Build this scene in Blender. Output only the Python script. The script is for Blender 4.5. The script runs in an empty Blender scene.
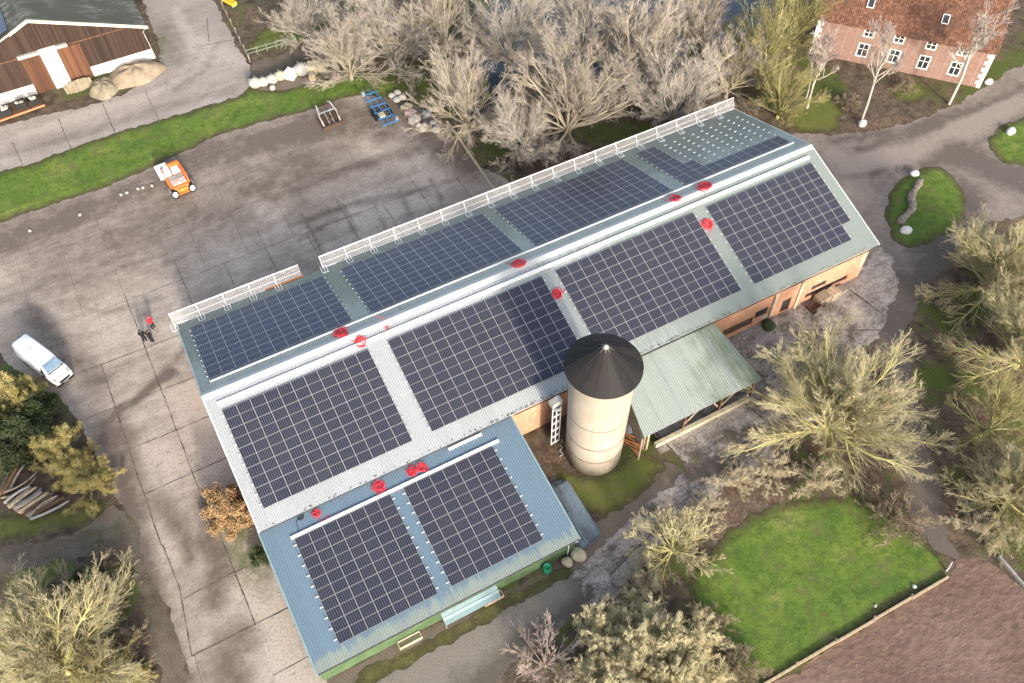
import bpy, math, random
import numpy as np
from mathutils import Vector, Matrix
from mathutils.geometry import delaunay_2d_cdt

scene = bpy.context.scene
COL = scene.collection
PI = math.pi
rng = np.random.default_rng(7)
random.seed(7)

# ------------------------------------------------------------------ camera
F, YAW, PITCH, ROLL = 899.086, .48, .93, -.018
CAM = np.array([3.734, -35.643, 69.054])
def cam_axes():
    cy, sy = math.cos(YAW), math.sin(YAW)
    f = np.array([sy*math.cos(PITCH), cy*math.cos(PITCH), -math.sin(PITCH)])
    r = np.array([cy, -sy, 0.]); u = np.cross(r, f)
    c, s = math.cos(ROLL), math.sin(ROLL)
    return c*r+s*u, -s*r+c*u, f
AR, AU, AF = cam_axes()
def ray(px, py):
    return AF + (px-512)/F*AR - (py-341.5)/F*AU
def g(px, py, z=0.):
    """map point of the survey photo -> world point at height z"""
    v = ray(px, py); t = (z-CAM[2])/v[2]; p = CAM+t*v
    return (float(p[0]), float(p[1]), float(z))
def gxy(px, py, z=0.):
    return g(px, py, z)[:2]
cd = bpy.data.cameras.new('camera'); cam = bpy.data.objects.new('camera', cd); COL.objects.link(cam)
m = Matrix.Identity(4)
for i in range(3):
    m[i][0] = AR[i]; m[i][1] = AU[i]; m[i][2] = -AF[i]; m[i][3] = CAM[i]
cam.matrix_world = m
cd.sensor_width = 36; cd.lens = F/1024*36; cd.clip_start = .5; cd.clip_end = 5000
scene.camera = cam

# ------------------------------------------------------------------ tagging
def tag(o, label=None, cat=None, group=None, kind=None):
    if label: o['label'] = label
    if cat: o['category'] = cat
    if group: o['group'] = group
    if kind: o['kind'] = kind
    return o
def empty(name, loc=(0, 0, 0), rz=0, label=None, cat=None, group=None):
    o = bpy.data.objects.new(name, None); COL.objects.link(o)
    o.empty_display_size = .3
    o.location = loc; o.rotation_euler = (0, 0, rz)
    return tag(o, label, cat, group)
def copy_tree(o, parent=None):
    c = o.copy(); COL.objects.link(c); c.parent = parent
    for ch in o.children: copy_tree(ch, c)
    return c

# ------------------------------------------------------------------ materials
class NT:
    def __init__(s, name, rough=.8, spec=.3):
        s.m = bpy.data.materials.new(name); s.m.use_nodes = True
        s.t = s.m.node_tree; s.n = s.t.nodes; s.l = s.t.links
        s.b = s.n['Principled BSDF']
        s.b.inputs['Roughness'].default_value = rough
        s.b.inputs['Specular IOR Level'].default_value = spec
        s.pos = s.n.new('ShaderNodeNewGeometry').outputs['Position']
        s.obj = s.n.new('ShaderNodeTexCoord').outputs['Object']
    def put(s, sock, v):
        if isinstance(v, bpy.types.NodeSocket): s.l.new(v, sock)
        elif isinstance(v, (tuple, list)) and len(v) == 3 and sock.type == 'RGBA': sock.default_value = (*v, 1)
        else: sock.default_value = v
    def mapv(s, vec, sc=(1, 1, 1), rot=(0, 0, 0), loc=(0, 0, 0)):
        n = s.n.new('ShaderNodeMapping'); s.l.new(vec, n.inputs[0])
        n.inputs['Scale'].default_value = sc; n.inputs['Rotation'].default_value = rot; n.inputs['Location'].default_value = loc
        return n.outputs[0]
    def noise(s, scale, detail=4, vec=None, rough=.6, dist=0):
        n = s.n.new('ShaderNodeTexNoise'); s.l.new(vec if vec is not None else s.pos, n.inputs['Vector'])
        n.inputs['Scale'].default_value = scale; n.inputs['Detail'].default_value = detail
        n.inputs['Roughness'].default_value = rough; n.inputs['Distortion'].default_value = dist
        return n.outputs['Fac']
    def voro(s, scale, vec=None, out='Distance', feat='F1', rnd=1):
        n = s.n.new('ShaderNodeTexVoronoi'); s.l.new(vec if vec is not None else s.pos, n.inputs['Vector'])
        n.feature = feat; n.inputs['Scale'].default_value = scale; n.inputs['Randomness'].default_value = rnd
        return n.outputs[out]
    def ramp(s, fac, stops, interp='LINEAR'):
        n = s.n.new('ShaderNodeValToRGB'); s.l.new(fac, n.inputs[0]); r = n.color_ramp; r.interpolation = interp
        while len(r.elements) < len(stops): r.elements.new(.5)
        for e, (p, c) in zip(r.elements, stops):
            e.position = p; e.color = (*c, 1) if isinstance(c, (tuple, list)) else (c, c, c, 1)
        return n.outputs[0]
    def step(s, fac, a, b):
        n = s.n.new('ShaderNodeMapRange'); s.l.new(fac, n.inputs[0]); n.interpolation_type = 'SMOOTHSTEP'
        n.inputs[1].default_value = a; n.inputs[2].default_value = b
        return n.outputs[0]
    def mix(s, fac, a, b, blend='MIX'):
        n = s.n.new('ShaderNodeMix'); n.data_type = 'RGBA'; n.blend_type = blend
        s.put(n.inputs['Factor'], fac); s.put(n.inputs[6], a); s.put(n.inputs[7], b)
        return n.outputs[2]
    def math(s, op, a, b=0., clamp=False):
        n = s.n.new('ShaderNodeMath'); n.operation = op; n.use_clamp = clamp
        s.put(n.inputs[0], a); s.put(n.inputs[1], b)
        return n.outputs[0]
    def attr(s, name):
        n = s.n.new('ShaderNodeAttribute'); n.attribute_name = name; return n.outputs['Fac']
    def sep(s, vec):
        n = s.n.new('ShaderNodeSeparateXYZ'); s.l.new(vec, n.inputs[0]); return n.outputs
    def rnd(s):
        return s.n.new('ShaderNodeObjectInfo').outputs['Random']
    def white(s, vec):
        n = s.n.new('ShaderNodeTexWhiteNoise'); n.noise_dimensions = '3D'; s.l.new(vec, n.inputs['Vector']); return n.outputs['Value']
    def snap(s, vec, inc):
        n = s.n.new('ShaderNodeVectorMath'); n.operation = 'SNAP'; s.l.new(vec, n.inputs[0]); n.inputs[1].default_value = inc
        return n.outputs[0]
    def color(s, c): s.put(s.b.inputs['Base Color'], c); return s
    def bump(s, h, strength=.5, dist=.05):
        n = s.n.new('ShaderNodeBump'); n.inputs['Strength'].default_value = strength; n.inputs['Distance'].default_value = dist
        s.l.new(h, n.inputs['Height']); s.l.new(n.outputs[0], s.b.inputs['Normal']); return s

def simple(name, c, rough=.7, spec=.3, var=.25, sc=3., metal=0., bump=0.):
    t = NT(name, rough, spec)
    n = t.noise(sc, 4, t.obj)
    lo = tuple(v*(1-var) for v in c); hi = tuple(min(1, v*(1+var)) for v in c)
    t.color(t.ramp(n, [(.3, lo), (.7, hi)]))
    t.b.inputs['Metallic'].default_value = metal
    if bump: t.bump(t.noise(sc*6, 3, t.obj), bump, .03)
    return t.m

# --- ground family
def m_soil():
    t = NT('soil', .95, .1)
    a = t.noise(.09, 5); b = t.noise(.9, 6); c = t.noise(7, 3)
    col = t.ramp(b, [(.3, (.050, .037, .027)), (.5, (.105, .082, .060)), (.7, (.18, .148, .108))])
    leaf = t.ramp(t.voro(4.5, out='Color'), [(.2, (.10, .068, .052)), (.8, (.20, .145, .10))])
    col = t.mix(t.step(t.noise(.25, 4), .45, .65), col, leaf)
    moss = t.ramp(c, [(.3, (.055, .070, .020)), (.7, (.12, .15, .04))])
    col = t.mix(t.step(t.math('ADD', t.math('MULTIPLY', a, .7), t.math('MULTIPLY', b, .3)), .50, .60), col, moss)
    t.color(col).bump(t.math('ADD', b, c), .9, .12); return t.m
def m_grass(name='grass', bright=1., yellow=0.):
    t = NT(name, .95, .1)
    a = t.noise(.22, 5); b = t.noise(1.6, 6); c = t.noise(14, 3)
    k = bright
    g1 = (.085*k, .158*k, .030*k); g2 = (.165*k, .235*k, .045*k); g3 = (.27*k, .28*k, .09*k)
    col = t.ramp(a, [(.3, g1), (.55, g2), (.72, g3)])
    col = t.mix(t.math('MULTIPLY', t.step(t.noise(1.1, 8, rough=.8), .44, .60), .65), col, (.045*k, .095*k, .016*k))
    col = t.mix(t.math('MULTIPLY', t.step(t.noise(3.1, 6, rough=.8), .52, .64), .5), col, (.24*k, .27*k, .08*k))
    col = t.mix(t.math('MULTIPLY', t.step(c, .42, .62), .4), col, (.045*k, .09*k, .018*k))
    if yellow: col = t.mix(yellow, col, (.25, .24, .07))
    edge = t.math('ADD', t.attr('edge'), t.math('MULTIPLY', t.math('SUBTRACT', b, .5), 1.6))
    mud = t.ramp(c, [(.3, (.055, .048, .025)), (.7, (.12, .105, .055))])
    col = t.mix(t.step(edge, -.1, 1.1), mud, col)
    bare = t.math('MULTIPLY', t.step(t.noise(.55, 7, rough=.75), .52-.06*yellow, .66-.08*yellow), .7)
    col = t.mix(bare, col, (.17, .16, .075))
    t.color(col).bump(t.math('ADD', b, c), .9, .1); return t.m
def m_concrete(name, light, dark, slab=(4.7, 5.05), off=(-7.8, .32)):
    t = NT(name, .85, .25)
    sx = t.mapv(t.pos, (1, 1, 0), loc=(-off[0], -off[1], 0))
    slabv = t.white(t.snap(sx, (slab[0], slab[1], 1)))
    big = t.noise(.11, 6, rough=.7); mid = t.noise(.7, 9, rough=.78); fine = t.noise(5, 5, rough=.8)
    strk = t.noise(.5, 8, t.mapv(t.pos, (.35, 1.8, 1), rot=(0, 0, .35)), .78)
    v = t.math('ADD', t.math('MULTIPLY', big, .35), t.math('MULTIPLY', mid, .35))
    v = t.math('ADD', v, t.math('MULTIPLY', strk, .30))
    v = t.math('ADD', v, t.math('MULTIPLY', t.math('SUBTRACT', slabv, .5), .06))
    v = t.math('ADD', v, t.math('MULTIPLY', t.math('MULTIPLY', t.attr('dark'), .25), t.math('ADD', mid, .6)))
    v = t.math('SUBTRACT', v, t.math('MULTIPLY', t.math('MULTIPLY', t.attr('pale'), .12), t.math('ADD', strk, .6)))
    mid_c = tuple((a+b)/2 for a, b in zip(light, dark))
    col = t.ramp(v, [(.40, light), (.53, mid_c), (.70, dark)])
    spots = t.math('MULTIPLY', t.step(t.noise(1.1, 4, rough=.6), .62, .70), .40)
    col = t.mix(spots, col, tuple(x*.5 for x in dark))
    pale = t.math('MULTIPLY', t.step(t.noise(2.3, 5, rough=.75), .60, .70), .35)
    col = t.mix(pale, col, tuple(min(.8, x*1.12) for x in light))
    col = t.mix(t.math('MULTIPLY', t.step(fine, .48, .62), .48), col, tuple(x*.45 for x in mid_c))
    mossy = t.math('MULTIPLY', t.attr('moss'), t.step(mid, .3, .6))
    col = t.mix(mossy, col, (.10, .12, .045))
    crack = t.voro(.33, t.mapv(t.pos, rot=(0, 0, .2)), 'Distance', 'DISTANCE_TO_EDGE')
    ck = t.math('MULTIPLY', t.math('SUBTRACT', 1, t.step(crack, .001, .012)), t.step(t.noise(.13, 2), .60, .68))
    col = t.mix(t.math('MULTIPLY', ck, .6), col, (.06, .05, .045))
    t.color(col).bump(t.math('ADD', fine, mid), .25, .03)
    r = t.math('SUBTRACT', .9, t.math('MULTIPLY', t.attr('dark'), .22)); t.put(t.b.inputs['Roughness'], r)
    return t.m
def m_oldtrack():
    t = NT('old_track', .92, .15)
    a = t.noise(.55, 9, rough=.78); b = t.noise(.16, 6, rough=.7); c = t.noise(4, 6, rough=.8); st = t.noise(.6, 8, t.mapv(t.pos, (.4, 2., 1), rot=(0, 0, .1)), .8)
    col = t.ramp(t.math('ADD', t.math('MULTIPLY', a, .5), t.math('MULTIPLY', st, .5)), [(.38, (.50, .45, .41)), (.50, (.33, .295, .27)), (.60, (.15, .13, .115))])
    v = t.math('ADD', t.math('ADD', t.math('MULTIPLY', b, .5), t.math('MULTIPLY', a, .5)), t.math('SUBTRACT', t.math('MULTIPLY', t.attr('dark'), .10), t.math('MULTIPLY', t.attr('pale'), .08)))
    dirt = t.ramp(c, [(.35, (.055, .045, .035)), (.65, (.13, .105, .08))])
    col = t.mix(t.math('MULTIPLY', t.step(v, .49, .58), .85), col, dirt)
    ms = t.ramp(c, [(.35, (.06, .075, .025)), (.65, (.12, .14, .05))])
    col = t.mix(t.math('MULTIPLY', t.step(t.noise(.4, 6, rough=.75), .56, .64), .7), col, ms)
    col = t.mix(t.math('MULTIPLY', t.step(c, .48, .6), .6), col, (.10, .085, .07))
    t.color(col).bump(t.math('ADD', a, c), .4, .05); return t.m
def m_gravel(name, light, dark):
    t = NT(name, .92, .2)
    big = t.noise(.13, 6, rough=.65); mid = t.noise(1.1, 6, rough=.7); fine = t.noise(9, 4)
    v = t.math('ADD', t.math('MULTIPLY', big, .55), t.math('MULTIPLY', mid, .45))
    v = t.math('ADD', v, t.math('MULTIPLY', t.attr('dark'), .35))
    v = t.math('SUBTRACT', v, t.math('MULTIPLY', t.attr('pale'), .30))
    col = t.ramp(v, [(.40, light), (.66, dark)])
    col = t.mix(t.math('MULTIPLY', t.step(fine, .46, .66), .42), col, tuple(x*.5 for x in dark))
    col = t.mix(t.math('MULTIPLY', t.step(t.noise(2.6, 5, rough=.75), .58, .7), .4), col, tuple(min(1, x*1.35) for x in light))
    col = t.mix(t.math('MULTIPLY', t.attr('moss'), t.step(mid, .35, .6)), col, (.075, .10, .028))
    t.color(col).bump(t.math('ADD', fine, mid), .5, .05); return t.m
def m_field():
    t = NT('field_soil', .95, .1)
    a = t.noise(.2, 5); b = t.noise(2.2, 6, t.mapv(t.pos, (.5, 1.5, 1), rot=(0, 0, .5)), .7); c = t.noise(11, 3)
    col = t.ramp(t.math('ADD', t.math('MULTIPLY', a, .5), t.math('MULTIPLY', b, .5)), [(.35, (.155, .100, .074)), (.52, (.215, .145, .112)), (.68, (.29, .205, .165))])
    col = t.mix(t.math('MULTIPLY', t.step(c, .5, .72), .45), col, (.09, .055, .045))
    cl = t.voro(1.7); d = t.noise(.9, 8, rough=.8)
    col = t.mix(t.math('MULTIPLY', t.step(d, .52, .62), .35), col, (.085, .052, .038))
    t.color(col).bump(t.math('ADD', t.math('ADD', b, c), t.math('ADD', cl, d)), .8, .12); return t.m
MAT = {}
MAT['soil'] = m_soil(); MAT['grass'] = m_grass()
MAT['moss'] = m_grass('mossy_grass', .62, .35)
MAT['yard'] = m_concrete('yard_concrete', (.49, .42, .355), (.145, .115, .092))
MAT['road'] = m_concrete('road_concrete', (.42, .37, .33), (.20, .17, .148), (5, 40), (0, 0))
MAT['track'] = m_oldtrack()
MAT['asphalt'] = m_gravel('lane_asphalt', (.235, .21, .18), (.12, .105, .088))
MAT['gravel'] = m_gravel('gravel', (.30, .255, .22), (.135, .113, .097))
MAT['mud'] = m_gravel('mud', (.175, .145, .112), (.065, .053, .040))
MAT['field'] = m_field()
t = NT('joint_dirt', .95, .1); t.color(t.ramp(t.noise(2, 4), [(.35, (.07, .056, .05)), (.7, (.19, .155, .135))])); MAT['joint'] = t.m
t = NT('pond_water', .12, .5); t.color((.035, .050, .065)).bump(t.noise(1.5, 3), .1, .05); MAT['water'] = t.m

# --- roof sheets: u along the corrugation count axis
def m_roof(name, c_clean, c_moss, moss_lo, moss_hi, axis=0, pitch=.21, xgrad=None, rough=.55, spec=.4, sheet=1.05, strk=.5):
    t = NT(name, rough, spec)
    p = t.sep(t.pos); u = p[axis]; w = p[1-axis]
    s = t.math('SINE', t.math('MULTIPLY', u, 2*PI/pitch))
    sheetn = t.white(t.snap(t.mapv(t.pos, (1, 1, 0)), (sheet, 40, 1) if axis == 0 else (40, sheet, 1)))
    sv = (2.6, .16, 1) if axis == 0 else (.16, 2.6, 1)
    streak = t.noise(1., 5, t.mapv(t.pos, sv), .65)
    blot = t.noise(.35, 5, rough=.65)
    v = t.math('ADD', t.math('MULTIPLY', streak, strk), t.math('MULTIPLY', blot, 1-strk))
    if xgrad:
        gr = t.step(u if xgrad[0] == axis else w, xgrad[1], xgrad[2])
        v = t.math('ADD', v, t.math('MULTIPLY', t.math('SUBTRACT', gr, .5), xgrad[3]))
    col = t.mix(t.step(v, moss_lo, moss_hi), c_clean, c_moss)
    col = t.mix(t.math('MULTIPLY', sheetn, .16), col, tuple(x*.55 for x in c_clean))
    col = t.mix(t.math('MULTIPLY', t.step(s, -.2, -1.), .16), col, tuple(x*.45 for x in c_moss))
    fine = t.math('MULTIPLY', t.step(t.noise(5, 4), .58, .72), .25)
    col = t.mix(fine, col, tuple(x*.6 for x in c_moss))
    t.color(col).bump(s, .8, .04); return t.m
MAT['roof_front'] = m_roof('roof_sheets_front', (.37, .395, .415), (.24, .28, .26), .42, .66, 0, xgrad=(0, 12., 52., .50))
MAT['roof_far'] = m_roof('roof_sheets_far', (.37, .42, .39), (.23, .265, .22), .36, .62, 0, xgrad=(1, 12.5, 21., .25))
MAT['roof_blue'] = m_roof('roof_sheets_blue', (.135, .205, .275), (.25, .29, .265), .50, .66, 0, xgrad=(1, -9.2, -11.2, .40), strk=.7)
MAT['roof_lean'] = m_roof('roof_sheets_lean', (.33, .375, .345), (.15, .185, .115), .40, .66, 0, xgrad=(0, 36., 44., .22))
MAT['sheets_old'] = m_roof('old_sheets', (.26, .33, .40), (.13, .16, .18), .42, .6, 0, pitch=.16)
MAT['roof_dark'] = m_roof('roof_sheets_dark', (.20, .20, .185), (.05, .055, .035), .36, .50, 1, pitch=.2)
MAT['white_metal'] = simple('white_metal', (.66, .66, .66), .45, .4, .06)
MAT['white_paint'] = simple('white_paint', (.78, .76, .72), .7, .3, .08)
MAT['white_plaster'] = simple('white_plaster', (.82, .79, .74), .9, .2, .07, 1.5)
MAT['grey_metal'] = simple('grey_metal', (.30, .32, .34), .5, .5, .25, 2, .3)
MAT['dark_metal'] = simple('dark_metal', (.05, .05, .055), .5, .4, .3)
MAT['black'] = simple('black_plastic', (.02, .02, .022), .6, .3, .2)
MAT['rail_green'] = simple('green_grey_rail', (.16, .19, .15), .8, .2, .2)
MAT['rubber'] = simple('tyre_rubber', (.018, .018, .018), .9, .2, .2)
MAT['red_cable'] = simple('red_cable', (.62, .03, .05), .5, .3, .25, 8)
MAT['green_wall'] = simple('green_boards', (.07, .12, .055), .75, .3, .28, .8)
MAT['wood_pale'] = simple('pale_wood', (.40, .32, .22), .9, .1, .3, 4)
MAT['wood_old'] = simple('weathered_wood', (.27, .225, .185), .9, .1, .45, 4)
MAT['wood_brown'] = simple('brown_wood', (.13, .075, .045), .9, .1, .4, 3)
MAT['wood_orange'] = simple('split_timber', (.42, .19, .08), .9, .1, .4, 3)
MAT['rust'] = simple('rusty_steel', (.10, .060, .045), .85, .2, .4, 4)
MAT['sand'] = simple('sand', (.28, .225, .16), .95, .1, .22, 1.2, bump=.6)
MAT['sand_grey'] = simple('pale_sand', (.24, .21, .15), .95, .1, .3, 1.6, bump=.6)
MAT['stone_white'] = simple('whitewashed_stone', (.72, .71, .68), .8, .2, .06)
MAT['stone_cream'] = simple('cream_stone', (.43, .385, .27), .9, .2, .2, 2)
MAT['bag_white'] = simple('woven_bag', (.40, .385, .345), .85, .2, .14, 2)
MAT['bag_grey'] = simple('faded_bag', (.33, .325, .31), .85, .2, .2, 2)
MAT['orange_paint'] = simple('orange_paint', (.75, .17, .03), .5, .4, .18, 2)
MAT['blue_paint'] = simple('blue_paint', (.05, .20, .42), .5, .4, .2, 2)
MAT['yellow_paint'] = simple('yellow_paint', (.75, .55, .05), .5, .4, .1)
MAT['green_plastic'] = simple('green_plastic', (.02, .22, .12), .5, .4, .2)
MAT['light_blue'] = simple('pale_blue_sheet', (.20, .29, .31), .4, .5, .1, 2)
MAT['glass_dark'] = simple('dark_glass', (.03, .035, .045), .1, .5, .2)
MAT['van_white'] = simple('van_paint', (.80, .80, .80), .22, .5, .02)
MAT['windscreen'] = simple('windscreen', (.12, .19, .27), .08, .6, .3, 2)
MAT['skin'] = simple('skin', (.50, .30, .22), .6, .3, .05)
MAT['red_cloth'] = simple('red_jacket_cloth', (.68, .03, .05), .85, .2, .15, 6)
MAT['dark_cloth'] = simple('dark_cloth', (.02, .02, .026), .9, .1, .3, 6)
MAT['hair'] = simple('hair', (.03, .02, .015), .8, .2, .3, 20)
MAT['brick_red'] = None
def m_brick(name, c1, c2, c3, mortar, blots):
    t = NT(name, .9, .15)
    n = t.n.new('ShaderNodeTexBrick'); p = t.sep(t.pos)
    cb = t.n.new('ShaderNodeCombineXYZ'); 
    t.l.new(t.math('ADD', p[0], p[1]), cb.inputs[0]); t.l.new(p[2], cb.inputs[1]); t.l.new(cb.outputs[0], n.inputs['Vector'])
    n.inputs['Scale'].default_value = 1; n.inputs['Brick Width'].default_value = .24; n.inputs['Row Height'].default_value = .08
    n.inputs['Mortar Size'].default_value = .008
    t.put(n.inputs['Color1'], c1); t.put(n.inputs['Color2'], c2); t.put(n.inputs['Mortar'], mortar)
    a = t.noise(.5, 5, rough=.7); b = t.noise(2.5, 4)
    col = t.mix(t.math('MULTIPLY', t.step(a, .4, .65), .7), n.outputs[0], c3)
    col = t.mix(t.math('MULTIPLY', t.step(b, .52, .68), blots), col, mortar)
    t.color(col).bump(n.outputs['Fac'], .3, .01); return t.m
MAT['brick_barn'] = m_brick('barn_brick', (.48, .20, .11), (.40, .15, .08), (.56, .31, .19), (.58, .48, .36), .5)
MAT['brick_house'] = m_brick('house_brick', (.25, .145, .115), (.18, .095, .075), (.27, .175, .14), (.32, .26, .22), .45)
def m_boards(name, c1, c2, w=.22, ax=0):
    t = NT(name, .85, .15); p = t.sep(t.pos)
    bd = t.white(t.snap(t.mapv(t.pos, (1, 0, 0) if ax == 0 else (0, 1, 0)), (w, 1, 1) if ax == 0 else (1, w, 1)))
    st = t.noise(1.2, 5, t.mapv(t.pos, (4, 4, .25)), .7)
    v = t.math('ADD', t.math('MULTIPLY', bd, .45), t.math('MULTIPLY', st, .55))
    col = t.ramp(v, [(.25, c1), (.75, c2)])
    gap = t.step(t.math('SINE', t.math('MULTIPLY', p[ax], 2*PI/w)), .90, 1.)
    col = t.mix(t.math('MULTIPLY', gap, .6), col, (.02, .013, .01))
    t.color(col).bump(v, .3, .02); return t.m
MAT['boards_brown'] = m_boards('brown_boards', (.030, .020, .016), (.060, .040, .031))
MAT['boards_orange'] = m_boards('orange_boards', (.075, .038, .026), (.17, .08, .045), .3)
def m_tiles():
    t = NT('roof_tiles', .85, .2); p = t.obj
    a = t.noise(.35, 5, rough=.7); w = t.white(t.snap(p, (.28, .22, .3)))
    col = t.ramp(w, [(.1, (.10, .050, .034)), (.6, (.155, .075, .048)), (1, (.21, .11, .07))])
    col = t.mix(t.math('MULTIPLY', t.step(a, .48, .68), .7), col, (.085, .055, .042))
    s = t.sep(p); h = t.math('SINE', t.math('MULTIPLY', s[0], 2*PI/.26))
    t.color(col).bump(h, .6, .03); return t.m
MAT['tiles'] = m_tiles()
def m_silo():
    t = NT('silo_concrete', .85, .2); p = t.sep(t.pos)
    st = t.noise(1., 5, t.mapv(t.pos, (2.2, 2.2, .15)), .65); a = t.noise(.5, 5)
    col = t.ramp(t.math('ADD', t.math('MULTIPLY', st, .5), t.math('MULTIPLY', a, .5)), [(.35, (.31, .27, .22)), (.65, (.42, .37, .305))])
    col = t.mix(t.math('MULTIPLY', t.step(t.noise(1., 6, t.mapv(t.pos, (5, 5, .22)), .7), .52, .64), .35), col, (.24, .21, .165))
    top = t.math('MULTIPLY', t.step(p[2], 10.2, 13.), t.step(st, .42, .56))
    col = t.mix(t.math('MULTIPLY', top, .55), col, (.25, .22, .175))
    spt = t.math('MULTIPLY', t.step(t.noise(1.6, 2), .70, .76), .5)
    col = t.mix(spt, col, (.36, .32, .27))
    low = t.math('MULTIPLY', t.step(p[2], 1.2, .0), t.step(a, .4, .6))
    col = t.mix(t.math('MULTIPLY', low, .6), col, (.30, .30, .16))
    t.color(col).bump(t.noise(4, 4), .2, .02); return t.m
MAT['silo'] = m_silo()
MAT['silo_band'] = simple('silo_band', (.20, .17, .135), .85, .2, .2, 2)
def m_felt():
    t = NT('silo_roof_felt', .7, .25)
    w = t.noise(.9, 5, rough=.7); r = t.attr('sector')
    col = t.ramp(t.math('ADD', t.math('MULTIPLY', w, .5), t.math('MULTIPLY', r, .5)), [(.25, (.009, .010, .012)), (.8, (.032, .027, .025))])
    t.color(col).bump(w, .2, .03); return t.m
MAT['felt'] = m_felt()
# panels
def m_pv():
    t = NT('solar_glass', .28, .36); p = t.sep(t.obj)
    cx = t.math('ABSOLUTE', t.math('SINE', t.math('MULTIPLY', p[0], PI/.182)))
    line = t.math('SUBTRACT', 1, t.step(cx, .10, .42))
    cy = t.math('ABSOLUTE', t.math('SINE', t.math('MULTIPLY', p[1], PI/.0925)))
    l2 = t.math('SUBTRACT', 1, t.step(cy, .02, .16))
    r = t.rnd()
    base = t.mix(r, (.013, .016, .030), (.020, .023, .036))
    t.put(t.b.inputs['Specular Tint'], (.22, .42, 1.))
    base = t.mix(t.math('MULTIPLY', t.noise(.8, 4), .35), base, (.050, .048, .048))
    col = t.mix(t.math('MULTIPLY', line, .55), base, (.23, .23, .25))
    col = t.mix(t.math('MULTIPLY', l2, .20), col, (.16, .16, .18))
    t.color(col); pass
    return t.m
MAT['pv'] = m_pv()
MAT['pv_frame'] = simple('panel_frame', (.38, .375, .37), .4, .5, .06, 3, .3)
def m_bark(name, c1, c2, sc=1.2):
    t = NT(name, .9, .15)
    r = t.rnd(); a = t.noise(sc, 4, t.obj, .6); b = t.noise(.22, 2, t.obj)
    v = t.math('ADD', t.math('MULTIPLY', a, .6), t.math('MULTIPLY', b, .4))
    col = t.ramp(v, [(.35, c1), (.65, c2)])
    col = t.mix(t.math('MULTIPLY', r, .38), col, tuple(x*.62 for x in c1))
    t.color(col); return t.m
MAT['twig_cream'] = m_bark('willow_twigs', (.36, .31, .255), (.56, .50, .43))
MAT['limb_cream'] = m_bark('willow_limbs', (.30, .265, .19), (.46, .41, .31))
MAT['twig_yellow'] = m_bark('lichen_twigs', (.38, .34, .20), (.60, .54, .36))
MAT['limb_yellow'] = m_bark('lichen_limbs', (.34, .33, .13), (.52, .48, .24))
MAT['twig_olive'] = m_bark('olive_twigs', (.22, .21, .095), (.42, .37, .19))
MAT['twig_brown'] = m_bark('brown_twigs', (.24, .195, .145), (.42, .35, .26))
MAT['twig_pink'] = m_bark('pinkish_twigs', (.33, .265, .235), (.50, .425, .375))
MAT['birch'] = m_bark('birch_bark', (.42, .39, .33), (.60, .57, .51), 3)
MAT['leaf_gold'] = m_bark('golden_leaves', (.40, .32, .10), (.58, .50, .22), 2)
MAT['leaf_cream'] = m_bark('pale_catkins', (.60, .54, .30), (.80, .73, .48), 2)
MAT['twig_grey'] = m_bark('grey_twigs', (.40, .355, .30), (.64, .58, .50))
MAT['limb_grey'] = m_bark('grey_limbs', (.25, .235, .20), (.42, .40, .35))
MAT['twig_straw'] = m_bark('straw_twigs', (.38, .33, .235), (.60, .53, .39))
MAT['leaf_straw'] = m_bark('straw_leaves', (.42, .36, .22), (.64, .56, .37), 2)
MAT['twig_cat'] = m_bark('catkin_twigs', (.48, .43, .27), (.70, .63, .43))
MAT['leaf_green'] = m_bark('evergreen_leaves', (.042, .060, .028), (.11, .13, .06), 2)
MAT['leaf_orange'] = m_bark('orange_leaves', (.38, .24, .12), (.60, .44, .26), 2)
MAT['leaf_brown'] = m_bark('dry_leaves', (.22, .16, .10), (.42, .33, .21), 2)

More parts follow.
